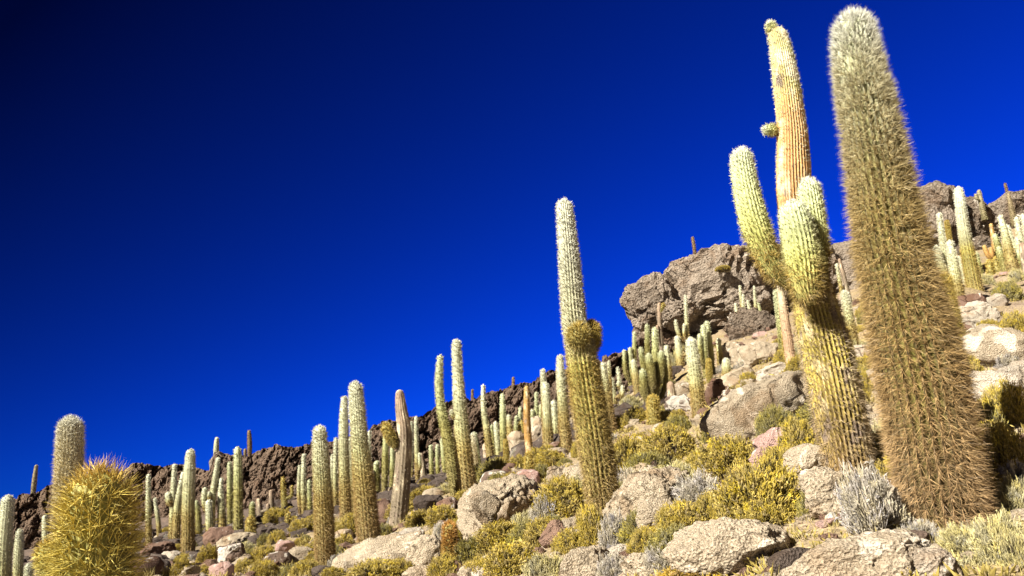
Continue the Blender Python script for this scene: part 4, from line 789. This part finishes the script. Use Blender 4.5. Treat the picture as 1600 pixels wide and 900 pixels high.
# ------------------------------------------------------------------ shrubs
def shrub_proto(kind, seed):
    """unit shrub: radius about 1, height about 1; returns (foliage mesh, stem mesh)"""
    r = np.random.default_rng(seed)
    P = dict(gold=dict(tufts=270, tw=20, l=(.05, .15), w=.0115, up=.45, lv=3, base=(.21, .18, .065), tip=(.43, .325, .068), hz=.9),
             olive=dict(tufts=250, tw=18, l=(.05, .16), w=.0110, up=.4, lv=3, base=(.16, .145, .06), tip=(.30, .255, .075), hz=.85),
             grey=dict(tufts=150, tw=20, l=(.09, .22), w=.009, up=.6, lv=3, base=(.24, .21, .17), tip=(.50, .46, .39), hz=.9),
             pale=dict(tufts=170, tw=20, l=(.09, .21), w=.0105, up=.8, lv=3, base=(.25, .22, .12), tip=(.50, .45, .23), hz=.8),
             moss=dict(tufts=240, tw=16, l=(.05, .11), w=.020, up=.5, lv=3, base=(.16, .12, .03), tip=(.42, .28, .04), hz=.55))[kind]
    lob = nrm(r.normal(size=(9, 3)))
    td = nrm(np.stack([r.normal(size=P['tufts']), r.normal(size=P['tufts']), np.abs(r.normal(size=P['tufts'])) * .9 - .12], -1))
    bump = .78 + .25 * np.max(td @ lob.T, axis=1) ** 2 * r.uniform(.7, 1.1, P['tufts'])
    depth = r.uniform(.62, 1.0, P['tufts']) ** .6
    tc = td * (bump * depth)[:, None] * np.array([1, 1, P['hz']]) * .80
    nt_ = P['tufts'] * P['tw']; own = np.repeat(np.arange(P['tufts']), P['tw'])
    dirv = nrm(td[own] * .75 + np.array([0, 0, P['up']]) + r.normal(0, .42, (nt_, 3)))
    ln = r.uniform(*P['l'], nt_); st = tc[own] + r.normal(0, .05, (nt_, 3)) - dirv * (ln * .55)[:, None]
    bend = r.normal(0, .10, (nt_, 3)); mid = st + dirv * (ln * .55)[:, None] + bend * ln[:, None]; tip = st + dirv * ln[:, None] + bend * .3 * ln[:, None]
    a1 = nrm(np.cross(dirv, r.normal(size=(nt_, 3)))); a2 = np.cross(dirv, a1); w = (P['w'] * r.uniform(.6, 1.3, nt_))[:, None]
    rings = []
    for c, ww in ((st, .35), (mid, 1.0)):
        for q in range(3): rings.append(c + (math.cos(q * 2.094) * a1 + math.sin(q * 2.094) * a2) * w * ww)
    V = np.stack(rings + [tip], 1).reshape(-1, 3); b = np.arange(nt_)[:, None] * 7
    F4 = np.concatenate([b + [0, 1, 4, 3], b + [1, 2, 5, 4], b + [2, 0, 3, 5]]); F3 = [b + [3, 4, 6], b + [4, 5, 6], b + [5, 3, 6]]
    tone = r.uniform(.7, 1.25, P['tufts'])[own] * r.uniform(.75, 1.2, nt_)
    hue = r.normal(0, .06, P['tufts'])[own][:, None] * np.array([.7, .5, -.3])
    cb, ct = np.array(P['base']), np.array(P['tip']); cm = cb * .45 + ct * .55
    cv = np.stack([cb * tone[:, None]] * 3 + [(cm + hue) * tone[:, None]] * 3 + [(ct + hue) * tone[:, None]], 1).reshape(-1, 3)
    # little leaves standing off each sprig
    nl = nt_ * P['lv']; o2 = np.repeat(np.arange(nt_), P['lv']); u = r.uniform(.3, 1.0, nl)[:, None]
    lb = st[o2] * (1 - u) + tip[o2] * u; ld = nrm(dirv[o2] + r.normal(0, .8, (nl, 3))); ls = nrm(np.cross(ld, r.normal(size=(nl, 3))))
    ll = (P['w'] * r.uniform(1.8, 3.8, nl))[:, None]; LV = np.stack([lb + ls * ll * .28, lb - ls * ll * .28, lb + ld * ll], 1).reshape(-1, 3)
    lc = (cm * (1 - u) + ct * u + hue[o2]) * tone[o2][:, None]
    FL = np.arange(nl * 3).reshape(-1, 3) + len(V)
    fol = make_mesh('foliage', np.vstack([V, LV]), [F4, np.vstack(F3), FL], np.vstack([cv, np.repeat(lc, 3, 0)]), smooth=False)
    fol.materials.append(M['leaf'])
    # woody stems from the root to each tuft
    ns = P['tufts']; k = 5; u = np.linspace(0, 1, k)[None, :, None]
    root = r.normal(0, .09, (ns, 1, 3)) * np.array([1, 1, 0]) + np.array([0, 0, -.12])
    cpt = tc[:, None, :] * np.array([.75, .75, .35]) + r.normal(0, .06, (ns, 1, 3))
    path = root * (1 - u) ** 2 + 2 * cpt * u * (1 - u) + tc[:, None, :] * u ** 2
    tg = nrm(np.gradient(path, axis=1)); s1 = nrm(np.cross(tg, np.array([.3, .2, 1.]))); s2 = np.cross(tg, s1); wr = (.020 * (1 - u) + .007 * u)
    rg = np.stack([path + (math.cos(q * 2.094) * s1 + math.sin(q * 2.094) * s2) * wr for q in range(3)], 2)
    V = rg.reshape(-1, 3); ii, jj, qq = np.meshgrid(np.arange(ns), np.arange(k - 1), np.arange(3), indexing='ij'); q2 = (qq + 1) % 3
    ix = lambda a, b_, c_: (a * k + b_) * 3 + c_
    F = np.stack([ix(ii, jj, qq), ix(ii, jj, q2), ix(ii, jj + 1, q2), ix(ii, jj + 1, qq)], -1).reshape(-1, 4)
    sc = np.array([.13, .10, .07]) if kind != 'grey' else np.array([.3, .27, .22])
    stm = make_mesh('stems', V, F, np.tile(sc, (len(V), 1)) * r.uniform(.7, 1.3, (len(V), 1))); stm.materials.append(M['twig'])
    return fol, stm
PROTO = {k: [shrub_proto(k, 50 + 13 * q + 7 * len(k)) for q in range(nq)] for k, nq in (('gold', 3), ('olive', 2), ('grey', 2), ('pale', 2), ('moss', 1))}
def shrub(px, py, w, h, kind, label, d=None, group=None, rng=RNG, name='shrub', cat='shrub'):
    """px, py: middle of the foot in the photograph; w, h: size there in pixels"""
    if d is None:
        g = ground_hit(px, py)
        if g is None: return None
        d = g[1]
    p = at(px, py, d); sx = w / 2 / FPX * d; sz = h / FPX * d
    root = empty(name, p, label=label, category=cat); root.scale = (sx * 1.2, sx * 1.2 * rng.uniform(.85, 1.1), sz * 1.3)
    root.rotation_euler = (rng.normal(0, .08), rng.normal(0, .08), rng.uniform(0, 6.28))
    if group: root['group'] = group
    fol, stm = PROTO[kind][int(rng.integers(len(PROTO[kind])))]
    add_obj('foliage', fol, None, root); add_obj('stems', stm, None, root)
    return root
SHRUBS = [
 (1190, 812, 155, 100, 'gold', 'large golden shrub in the foreground left of the pitted boulder', None),
 (1288, 806, 80, 62, 'olive', 'olive shrub right of the large golden foreground shrub', None),
 (1362, 812, 104, 96, 'grey', 'grey-white dry shrub at the left foot of the giant cactus', 3.9),
 (1140, 740, 120, 62, 'gold', 'golden shrub above the large foreground shrub', None),
 (1210, 790, 60, 50, 'gold', 'small golden shrub tucked behind the large foreground shrub', 5.2),
 (1095, 785, 100, 52, 'grey', 'grey twiggy shrub right of the large rounded boulder', None),
 (1048, 716, 100, 52, 'gold', 'golden shrub above the large rounded boulder', None),
 (985, 730, 84, 52, 'gold', 'golden shrub right beside the centre cactus', None),
 (1015, 742, 80, 40, 'olive', 'dark olive shrub in front of the golden one above the rounded boulder', None),
 (1065, 832, 96, 50, 'gold', 'golden shrub in front of the lower tan boulder', None),
 (1005, 842, 80, 50, 'olive', 'olive shrub left of the golden one before the lower tan boulder', None),
 (1090, 912, 130, 44, 'moss', 'low dense golden cushion plant at the bottom edge', None),
 (1040, 888, 70, 40, 'grey', 'whitish dry shrub above the golden cushion plant', None),
 (925, 852, 70, 66, 'gold', 'golden shrub at the foot of the centre cactus', None),
 (965, 858, 70, 58, 'grey', 'grey shrub right of the golden one at the centre cactus foot', None),
 (880, 800, 96, 56, 'gold', 'golden shrub left of the centre cactus foot', None),
 (860, 812, 70, 40, 'grey', 'grey-green shrub right of the large cracked boulder', None),
 (905, 770, 50, 34, 'pale', 'pale shrub close left of the centre cactus', None),
 (780, 856, 96, 42, 'gold', 'golden shrub below the large cracked boulder', None),
 (850, 852, 70, 44, 'gold', 'golden shrub left of the brown angular rock', None),
 (800, 898, 110, 52, 'gold', 'wide golden shrub at the bottom left of centre', None),
 (855, 906, 80, 48, 'pale', 'pale grassy shrub at the bottom below the brown angular rock', None),
 (745, 906, 70, 36, 'gold', 'low golden shrub right of the small orange-golden cactus', None),
 (960, 902, 60, 40, 'grey', 'whitish shrub at the bottom between tan boulders', None),
 (1215, 676, 74, 46, 'olive', 'olive shrub under the big sloping boulder', None),
 (1250, 706, 66, 56, 'gold', 'golden shrub left of the branching cactus trunk', None),
 (1225, 740, 80, 46, 'gold', 'golden shrub below the pinkish rock', None),
 (1335, 744, 60, 34, 'gold', 'small golden shrub at the foot of the branching cactus', None),
 (1352, 622, 34, 50, 'gold', 'golden shrub in the gap between the two tall right cacti', None),
 (1575, 660, 84, 70, 'gold', 'golden shrub at the right edge below the pale boulder', None),
 (1580, 740, 96, 84, 'gold', 'tall golden shrub at the right edge beside the giant cactus', None),
 (1548, 690, 60, 70, 'olive', 'olive shrub right behind the giant cactus in its shadow', None),
 (1590, 800, 70, 66, 'pale', 'pale green shrub at the right edge near the bottom', None),
 (1535, 900, 124, 50, 'pale', 'large pale yellowish shrub in the bottom right corner', 3.3),
 (1595, 895, 80, 84, 'pale', 'pale shrub cut by the bottom right corner', 3.2),
 (1508, 862, 96, 52, 'pale', 'pale yellowish shrub before the right side of the giant cactus foot', None),
 (1572, 866, 100, 74, 'pale', 'bushy pale shrub right of the giant cactus foot', None),
 (1440, 846, 70, 34, 'grey', 'low grey-white twigs before the giant cactus foot', None),
 (1590, 770, 60, 50, 'grey', 'grey dry shrub at the right edge beside the giant cactus', None),
 (1460, 905, 60, 40, 'gold', 'small golden tuft at the bottom by the giant cactus', None),
 (1505, 572, 56, 52, 'gold', 'yellow-green shrub right of the fuzzy yellow cactus', None),
 (1515, 602, 56, 50, 'gold', 'yellow shrub below the yellow-green one beside the giant cactus', None),
 (1575, 575, 56, 30, 'grey', 'grey-green shrub between boulders at the right edge', None),
 (1590, 520, 50, 36, 'gold', 'golden shrub above the big tan boulder at right', None),
 (1575, 470, 50, 34, 'olive', 'olive shrub below the tall tapering cactus at right', None),
 (1540, 445, 30, 20, 'pale', 'small pale shrub under the squat yellow cactus', None),
 (1590, 440, 30, 24, 'pale', 'pale shrub at the right edge below the cactus cluster', None),
 (1545, 516, 40, 18, 'gold', 'low golden shrub under the white-crusted boulder', None),
 (1222, 660, 40, 26, 'pale', 'small pale shrub on the big sloping boulder', 9.6),
 (1170, 602, 34, 22, 'gold', 'small golden shrub beside the flat leaning slab', None),
 (1200, 560, 60, 18, 'gold', 'low golden shrub below the dark lava boulder', None),
 (1228, 568, 40, 24, 'gold', 'golden shrub at the foot of the pinkish column', None),
 (1120, 660, 50, 24, 'gold', 'golden shrub right of the club-shaped cactus foot', None),
 (1060, 676, 50, 30, 'olive', 'round olive shrub left of the club-shaped cactus foot', None),
 (1085, 600, 34, 24, 'pale', 'pale shrub behind the club-shaped cactus', None),
 (1060, 575, 40, 34, 'pale', 'pale green cushion shrub below the crag wall', None),
 (1066, 550, 34, 24, 'pale', 'small pale cushion shrub higher below the crag wall', None),
 (985, 640, 44, 26, 'pale', 'pale shrub under the candelabra cactus', None),
 (995, 660, 46, 24, 'gold', 'golden shrub left of the golden young cactus', None),
 (975, 668, 36, 22, 'gold', 'small golden shrub right of the centre cactus at mid-slope', None),
 (860, 728, 60, 26, 'gold', 'golden shrub at the foot of the double-headed cactus', None),
 (905, 712, 30, 22, 'gold', 'small golden shrub left behind the centre cactus', None),
 (845, 752, 34, 30, 'olive', 'olive shrub right of the golden young cactus at centre', None),
 (775, 748, 64, 34, 'olive', 'dark olive shrub right of the tallest pale cactus', None),
 (800, 762, 40, 24, 'gold', 'golden shrub left of the golden young cactus at centre', None),
 (750, 756, 40, 36, 'olive', 'shaded olive shrub at the foot of the tallest pale cactus', None),
 (725, 788, 50, 22, 'gold', 'golden shrub in front of the tallest pale cactus', None),
 (662, 778, 56, 20, 'gold', 'golden shrub between bare and bent cacti', None),
 (695, 772, 40, 18, 'pale', 'pale shrub at the foot of the bent olive cactus', None),
 (690, 818, 60, 30, 'gold', 'golden shrub left of the large cracked boulder', None),
 (655, 822, 50, 26, 'gold', 'golden shrub right of the bare grey-brown cactus foot', None),
 (695, 838, 40, 26, 'grey', 'grey-green shrub left of the cracked boulder foot', None),
 (598, 842, 40, 26, 'olive', 'olive shrub right of the thick white-headed cactus foot', None),
 (545, 838, 50, 36, 'gold', 'golden shrub between the stout crowned and thick white-headed cacti', None),
 (538, 862, 44, 28, 'gold', 'golden shrub right of the stout crowned cactus', None),
 (590, 908, 110, 34, 'gold', 'golden shrub at the bottom below the long flat boulder', None),
 (480, 902, 60, 28, 'gold', 'golden shrub at the bottom left of the stout crowned cactus', None),
 (470, 836, 50, 26, 'gold', 'golden shrub left of the stout crowned cactus', None),
 (434, 848, 36, 20, 'gold', 'golden shrub by the pink and white rock', None),
 (410, 878, 50, 26, 'gold', 'golden shrub below the small golden spiny cactus', None),
 (410, 900, 54, 26, 'gold', 'golden shrub at the bottom edge below the small golden spiny cactus', None),
 (285, 898, 44, 26, 'gold', 'golden shrub at the bottom below the thick pale-topped cactus', None),
 (325, 880, 40, 30, 'gold', 'golden shrub right of the thick pale-topped cactus foot', None),
 (380, 862, 40, 18, 'pale', 'pale shrub under the thick olive column', None),
 (276, 864, 30, 14, 'gold', 'small golden shrub behind the thick pale-topped cactus', None),
 (415, 850, 30, 18, 'olive', 'olive shrub right of the small golden spiny cactus', None),
 (430, 815, 40, 22, 'gold', 'golden shrub beside the tiny brown-gold cactus', None),
 (455, 905, 40, 24, 'olive', 'olive shrub at the bottom left of the golden ones', None),
 (520, 905, 50, 20, 'gold', 'golden shrub at the very foot of the stout crowned cactus', None),
 (630, 900, 50, 28, 'gold', 'golden shrub at the bottom under the upright tan boulder', None),
 (1130, 422, 26, 8, 'gold', 'golden tuft on a ledge of the big crag', 41.2),
 (1102, 404, 10, 7, 'olive', 'small round bush on top of the big crag', 43.5),
]
for px, py, w, h, kd, lab, d in SHRUBS: shrub(px, py, w, h, kd, lab, d)

# ------------------------------------------------------------------ scattered shrubs, stones and gravel
GTOP = [(-140, 890), (0, 880), (100, 860), (230, 825), (340, 815), (420, 800), (470, 785), (600, 752), (700, 732), (760, 712), (860, 682), (930, 645), (985, 612), (1100, 565), (1240, 520), (1340, 490), (1440, 430), (1600, 405), (1640, 400)]
placed = [(b[0], b[1], b[2] * .5) for b in BOULDERS] + [(s[0], s[1] - s[3] * .4, s[2] * .45) for s in SHRUBS]
used = {}
SHORT = [(re_[0], re_[1], re_[3]) for re_ in LANDMARKS]
def where(px, py):
    """words for a small thing: the nearest cactus and on which side of it"""
    lm = min(SHORT, key=lambda l: (l[0] - px) ** 2 + 1.3 * (l[1] - py) ** 2); dx, dy = px - lm[0], py - lm[1]
    far = math.hypot(dx, dy) > 45
    if abs(dx) > 1.2 * abs(dy): side = ('right of' if dx > 0 else 'left of')
    else: side = ('below' if dy > 0 else 'above')
    w = lm[2].split(); w = w[:6]
    while w and w[-1] in ('the', 'a', 'an', 'and', 'with', 'of', 'in', 'on', 'at', 'its', 'between', 'right', 'left', 'behind', 'by', 'near', 'below', 'just', 'close', 'two', 'three', 'partly', 'round', 'half', 'to', 'very', 'tall'): w.pop()
    return ('well ' if far else '') + side + ' the ' + ' '.join(w), math.hypot(dx, dy)
ORD = ['closest', 'second closest', 'third closest', 'fourth closest', 'fifth closest', 'sixth closest', 'seventh closest', 'eighth closest', 'ninth closest', 'tenth closest']
def note(o, adj, kind, px, py):
    wh, dist = where(px, py); used.setdefault((adj, kind, wh), []).append((dist, o))
def settle():
    for (adj, kind, wh), lst in used.items():
        lst.sort(key=lambda q: q[0])
        for k, (_, o) in enumerate(lst):
            o['label'] = ((ORD[min(k, 9)] + ' ' if len(lst) > 1 else '') + adj + ' ' + kind + ' ' + wh)
r5 = np.random.default_rng(77)
# more small cacti far up the slope
FARC = [(560, 778, 70), (593, 768, 48), (632, 752, 60), (664, 752, 44), (706, 748, 52), (748, 738, 62), (800, 708, 60), (817, 700, 42), (868, 692, 66), (908, 690, 74), (926, 660, 70),
 (934, 655, 48), (960, 640, 50), (998, 622, 60), (1046, 604, 64), (1052, 640, 44), (1064, 575, 50), (1126, 575, 46), (1136, 590, 30), (1290, 520, 46), (1298, 500, 54), (1448, 425, 44), (1455, 440, 36),
 (1532, 432, 38), (1566, 418, 52), (1582, 408, 36), (1605, 425, 46), (426, 805, 40), (446, 798, 52), (514, 795, 60), (250, 842, 64), (311, 838, 56), (408, 812, 34), (1518, 440, 46)]
for k, (fx_, fy_, fh_) in enumerate(FARC):
    g = ground_hit(fx_, fy_)
    if g is None or g[1] < 15: continue
    w_ = np.clip(.36 / g[1] * FPX * r5.uniform(.75, 1.1), 5, 16); ln_ = r5.normal(0, .05) - .05 - (fx_ - 300) / 12000
    fh_ = min(fh_, 3.6 / g[1] * FPX); sty = str(r5.choice(['std', 'olive', 'gold', 'bark', 'std'])); wfr = float(r5.uniform(.1, .5))
    st_ = [(T, 0, [(fx_, fy_ + 3, w_), (fx_ + ln_ * fh_ * .5 + r5.normal(0, .8), fy_ - fh_ * .5, w_ * .95), (fx_ + ln_ * fh_, fy_ - fh_, w_ * .75)])]
    if k % 4 == 0: st_.append((A, -.08, [(fx_ + ln_ * fh_ * .4, fy_ - fh_ * .35, w_ * .5), (fx_ + w_ * .9, fy_ - fh_ * .45, w_ * .7), (fx_ + w_ * .95, fy_ - fh_ * .75, w_ * .6)]))
    co = build_cactus(300 + k, g[1], sty, wfr, '', st_, mark=False); co['group'] = 'small cacti far up the slope'
    note(co, {'std': 'slim pale-tipped', 'olive': 'slim olive', 'gold': 'slim golden', 'bark': 'slim grey-brown'}[sty] + (' branched' if k % 4 == 0 else ''), 'cactus', fx_, fy_)
cnt = 0
for _ in range(3600):
    if cnt >= 205: break
    px = r5.uniform(215, 1610); top = curve(GTOP, px); py = top + (905 - top) * r5.uniform(0, 1) ** 1.15
    g = ground_hit(px, py)
    if g is None or g[1] > 45 or g[1] < 4.4: continue
    hpx = r5.uniform(.18, .40) / g[1] * FPX; wpx = hpx * r5.uniform(1.4, 2.3)
    if any(abs(px - a) < .45 * (b_ + wpx * .5) and abs(py - hpx * .4 - c_) < .35 * (b_ + hpx * .5) for a, c_, b_ in placed): continue
    kd = r5.choice(['gold', 'olive', 'pale', 'grey'], p=[.46, .27, .15, .12])
    adj = {'gold': 'golden', 'olive': 'olive', 'pale': 'pale', 'grey': 'grey dry'}[kd]; adj = ('tiny ' if hpx < 13 else 'small ' if hpx < 26 else 'bushy ') + adj
    so_ = shrub(px, py + 1, wpx, hpx, kd, '', g[1], group='small shrubs scattered over the slope', rng=r5); note(so_, adj, 'shrub', px, py); placed.append((px, py - hpx * .4, wpx * .45)); cnt += 1

STONE = []
for q in range(10):
    P, F = rock_shape(3 if q < 6 else 2, 900 + q, facets=9, box=.7, cut=(.5, .9)); P = P + nrm(P) * (.06 * ridged(P * 2.5 + q, 3))[:, None]; STONE.append((P, F))
SM = {}
for q, (P, F) in enumerate(STONE):
    for mt in ('tan', 'pale', 'pink', 'brown', 'dark', 'mottled'):
        me = make_mesh('stone', P, F, smooth=q % 3 != 0); me.materials.append(M[mt]); SM[(q, mt)] = me
cnt = 0
for _ in range(1500):
    if cnt >= 150: break
    px = r5.uniform(205, 1610); top = curve(GTOP, px); py = top + (903 - top) * r5.uniform(0, 1) ** 1.1
    g = ground_hit(px, py)
    if g is None or g[1] > 48: continue
    s = r5.uniform(.05, .15) * (1 + .7 * (r5.uniform() < .2)) * np.clip(g[1] / 9, .6, 1.5); wpx = 2 * s / g[1] * FPX
    if wpx < 8 or any(math.hypot(px - a, (py - c_) * 1.5) < .55 * b_ for a, c_, b_ in placed): continue
    leftish = px < 700
    mt = r5.choice(['tan', 'pale', 'pink', 'brown', 'dark', 'mottled'], p=[.34, .12, .05, .22, .15, .12] if leftish else [.50, .2, .05, .12, .05, .08])
    adj = {'tan': 'tan', 'pale': 'pale', 'pink': 'pinkish', 'brown': 'brown', 'dark': 'dark', 'mottled': 'white-patched'}[mt]; adj = ('tiny ' if wpx < 16 else 'small ' if wpx < 30 else 'chunky ') + adj
    o = add_obj('stone', SM[(int(r5.integers(10)), mt)], None, None, category='stone', group='loose stones scattered over the slope')
    o.location = tuple(g[0] + np.array([0, 0, s * .12])); o.scale = (s * r5.uniform(.8, 1.3), s * r5.uniform(.8, 1.2), s * r5.uniform(.5, .85)); o.rotation_euler = (r5.normal(0, .3), r5.normal(0, .3), r5.uniform(0, 6.28)); note(o, adj, 'stone', px, py); cnt += 1
settle()
# gravel and rubble nobody could count
def gravel(name, label, n, smin, smax, mat, rmin, rmax, azr, seed):
    r = np.random.default_rng(seed); S, F = rock_shape(1, seed, facets=4, box=.7)
    a = np.radians(r.uniform(azr[0], azr[1], n)); rad = np.exp(r.uniform(math.log(rmin), math.log(rmax), n)); x, y = np.sin(a) * rad, np.cos(a) * rad; z = height(x, y)
    clump = fbm(np.stack([x, y, z * 0], -1) * .6 + seed, 3) + r.normal(0, .25, n) > -.05; x, y, z, rad = x[clump], y[clump], z[clump], rad[clump]; m = len(x)
    s = (smin + (smax - smin) * r.uniform(0, 1, m) ** 3) * np.clip(rad / 8, .5, 2.2)
    ang = r.uniform(0, 6.28, m); ca, sa = np.cos(ang)[:, None], np.sin(ang)[:, None]
    st = S[None] * np.stack([r.uniform(.7, 1.3, m), r.uniform(.7, 1.2, m), r.uniform(.4, .8, m)], -1)[:, None, :] * s[:, None, None]
    tl = r.normal(0, .35, (m, 1)); st = np.stack([st[..., 0], st[..., 1] - tl * st[..., 2], st[..., 2] + tl * st[..., 1]], -1)
    V = np.stack([st[..., 0] * ca - st[..., 1] * sa + x[:, None], st[..., 0] * sa + st[..., 1] * ca + y[:, None], st[..., 2] + (z + s * .1)[:, None]], -1).reshape(-1, 3)
    Fa = (F[None] + (np.arange(m) * len(S))[:, None, None]).reshape(-1, 3)
    add_obj(name, make_mesh(name, V, Fa, smooth=False), M[mat], kind='stuff', label=label, category='gravel')
gravel('gravel', 'fine tan gravel strewn over the slope', 4200, .012, .09, 'tan', 2.2, 34, (-40, 42), 1)
gravel('gravel', 'brown rubble strewn among the shrubs', 2600, .015, .12, 'brown', 3, 40, (-40, 40), 2)
gravel('scree', 'dark volcanic scree below the cliff', 4200, .04, .22, 'dark', 24, 55, (-40, 12), 3)
def grass(n, seed):
    r = np.random.default_rng(seed); a = np.radians(r.uniform(-34, 40, n)); rad = np.exp(r.uniform(math.log(2.4), math.log(36), n)); x, y = np.sin(a) * rad, np.cos(a) * rad
    k = fbm(np.stack([x, y, x * 0], -1) * .8 + 9, 3) + r.normal(0, .15, n) > .08; x, y, rad = x[k], y[k], rad[k]; z = height(x, y); m = len(x); bl = 14
    o = np.repeat(np.arange(m), bl); b = np.stack([x, y, z - .01], -1)[o] + r.normal(0, .02, (m * bl, 3)) * np.array([1, 1, 0])
    dv = nrm(np.stack([r.normal(0, .45, m * bl), r.normal(0, .45, m * bl), np.ones(m * bl)], -1)); ln = (r.uniform(.05, .15, m * bl) * np.clip(rad / 9, .7, 1.5)[o])[:, None]
    sd = nrm(np.cross(dv, r.normal(size=(m * bl, 3)))) * (.0022 * np.clip(rad / 6, .8, 3)[o])[:, None]
    V = np.stack([b + sd, b - sd, b + dv * ln], 1).reshape(-1, 3); c = np.array([.38, .31, .12]) * r.uniform(.6, 1.3, (m * bl, 1))
    add_obj('dry_grass', make_mesh('dry_grass', V, np.arange(m * bl * 3).reshape(-1, 3), np.repeat(c, 3, 0), smooth=False), M['leaf'], kind='stuff', label='thin dry yellow grass tufts between the stones', category='grass')
grass(5200, 5)

def ground_cover(n, seed):
    """low sprigs too small to count, in patches between the stones"""
    r = np.random.default_rng(seed); a = np.radians(r.uniform(-32, 40, n)); rad = np.exp(r.uniform(math.log(2.6), math.log(38), n)); x, y = np.sin(a) * rad, np.cos(a) * rad
    k = fbm(np.stack([x, y, x * 0], -1) * .55 + 30, 3) + r.normal(0, .12, n) > .02; x, y, rad = x[k], y[k], rad[k]; z = height(x, y); m = len(x); sp = 16
    o = np.repeat(np.arange(m), sp); N_ = m * sp; sz = (r.uniform(.05, .12, m) * np.clip(rad / 10, .7, 1.6))[o][:, None]
    off = r.normal(0, .55, (N_, 3)) * sz * np.array([1, 1, 0]); b = np.stack([x, y, z - .01], -1)[o] + off + np.array([0, 0, 1.]) * sz * r.uniform(0, .55, (N_, 1))
    dv = nrm(off / sz + np.array([0, 0, 1.1]) + r.normal(0, .4, (N_, 3))); sd = nrm(np.cross(dv, r.normal(size=(N_, 3)))); s2 = np.cross(dv, sd); w = sz * .10
    tip = b + dv * sz * r.uniform(.4, .9, (N_, 1)); mid = b + dv * sz * .3
    V = np.stack([b, mid + sd * w, mid - .5 * sd * w + .87 * s2 * w, mid - .5 * sd * w - .87 * s2 * w, tip], 1).reshape(-1, 3); q = np.arange(N_)[:, None] * 5
    F = np.concatenate([q + [0, 2, 1], q + [0, 3, 2], q + [0, 1, 3], q + [1, 2, 4], q + [2, 3, 4], q + [3, 1, 4]])
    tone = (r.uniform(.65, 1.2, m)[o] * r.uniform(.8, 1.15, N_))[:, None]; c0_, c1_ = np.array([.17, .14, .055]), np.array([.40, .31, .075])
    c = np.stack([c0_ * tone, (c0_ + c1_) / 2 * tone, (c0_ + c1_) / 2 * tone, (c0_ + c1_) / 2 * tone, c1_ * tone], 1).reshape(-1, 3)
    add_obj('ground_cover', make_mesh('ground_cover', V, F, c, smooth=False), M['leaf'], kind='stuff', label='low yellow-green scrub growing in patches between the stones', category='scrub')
ground_cover(3400, 8)
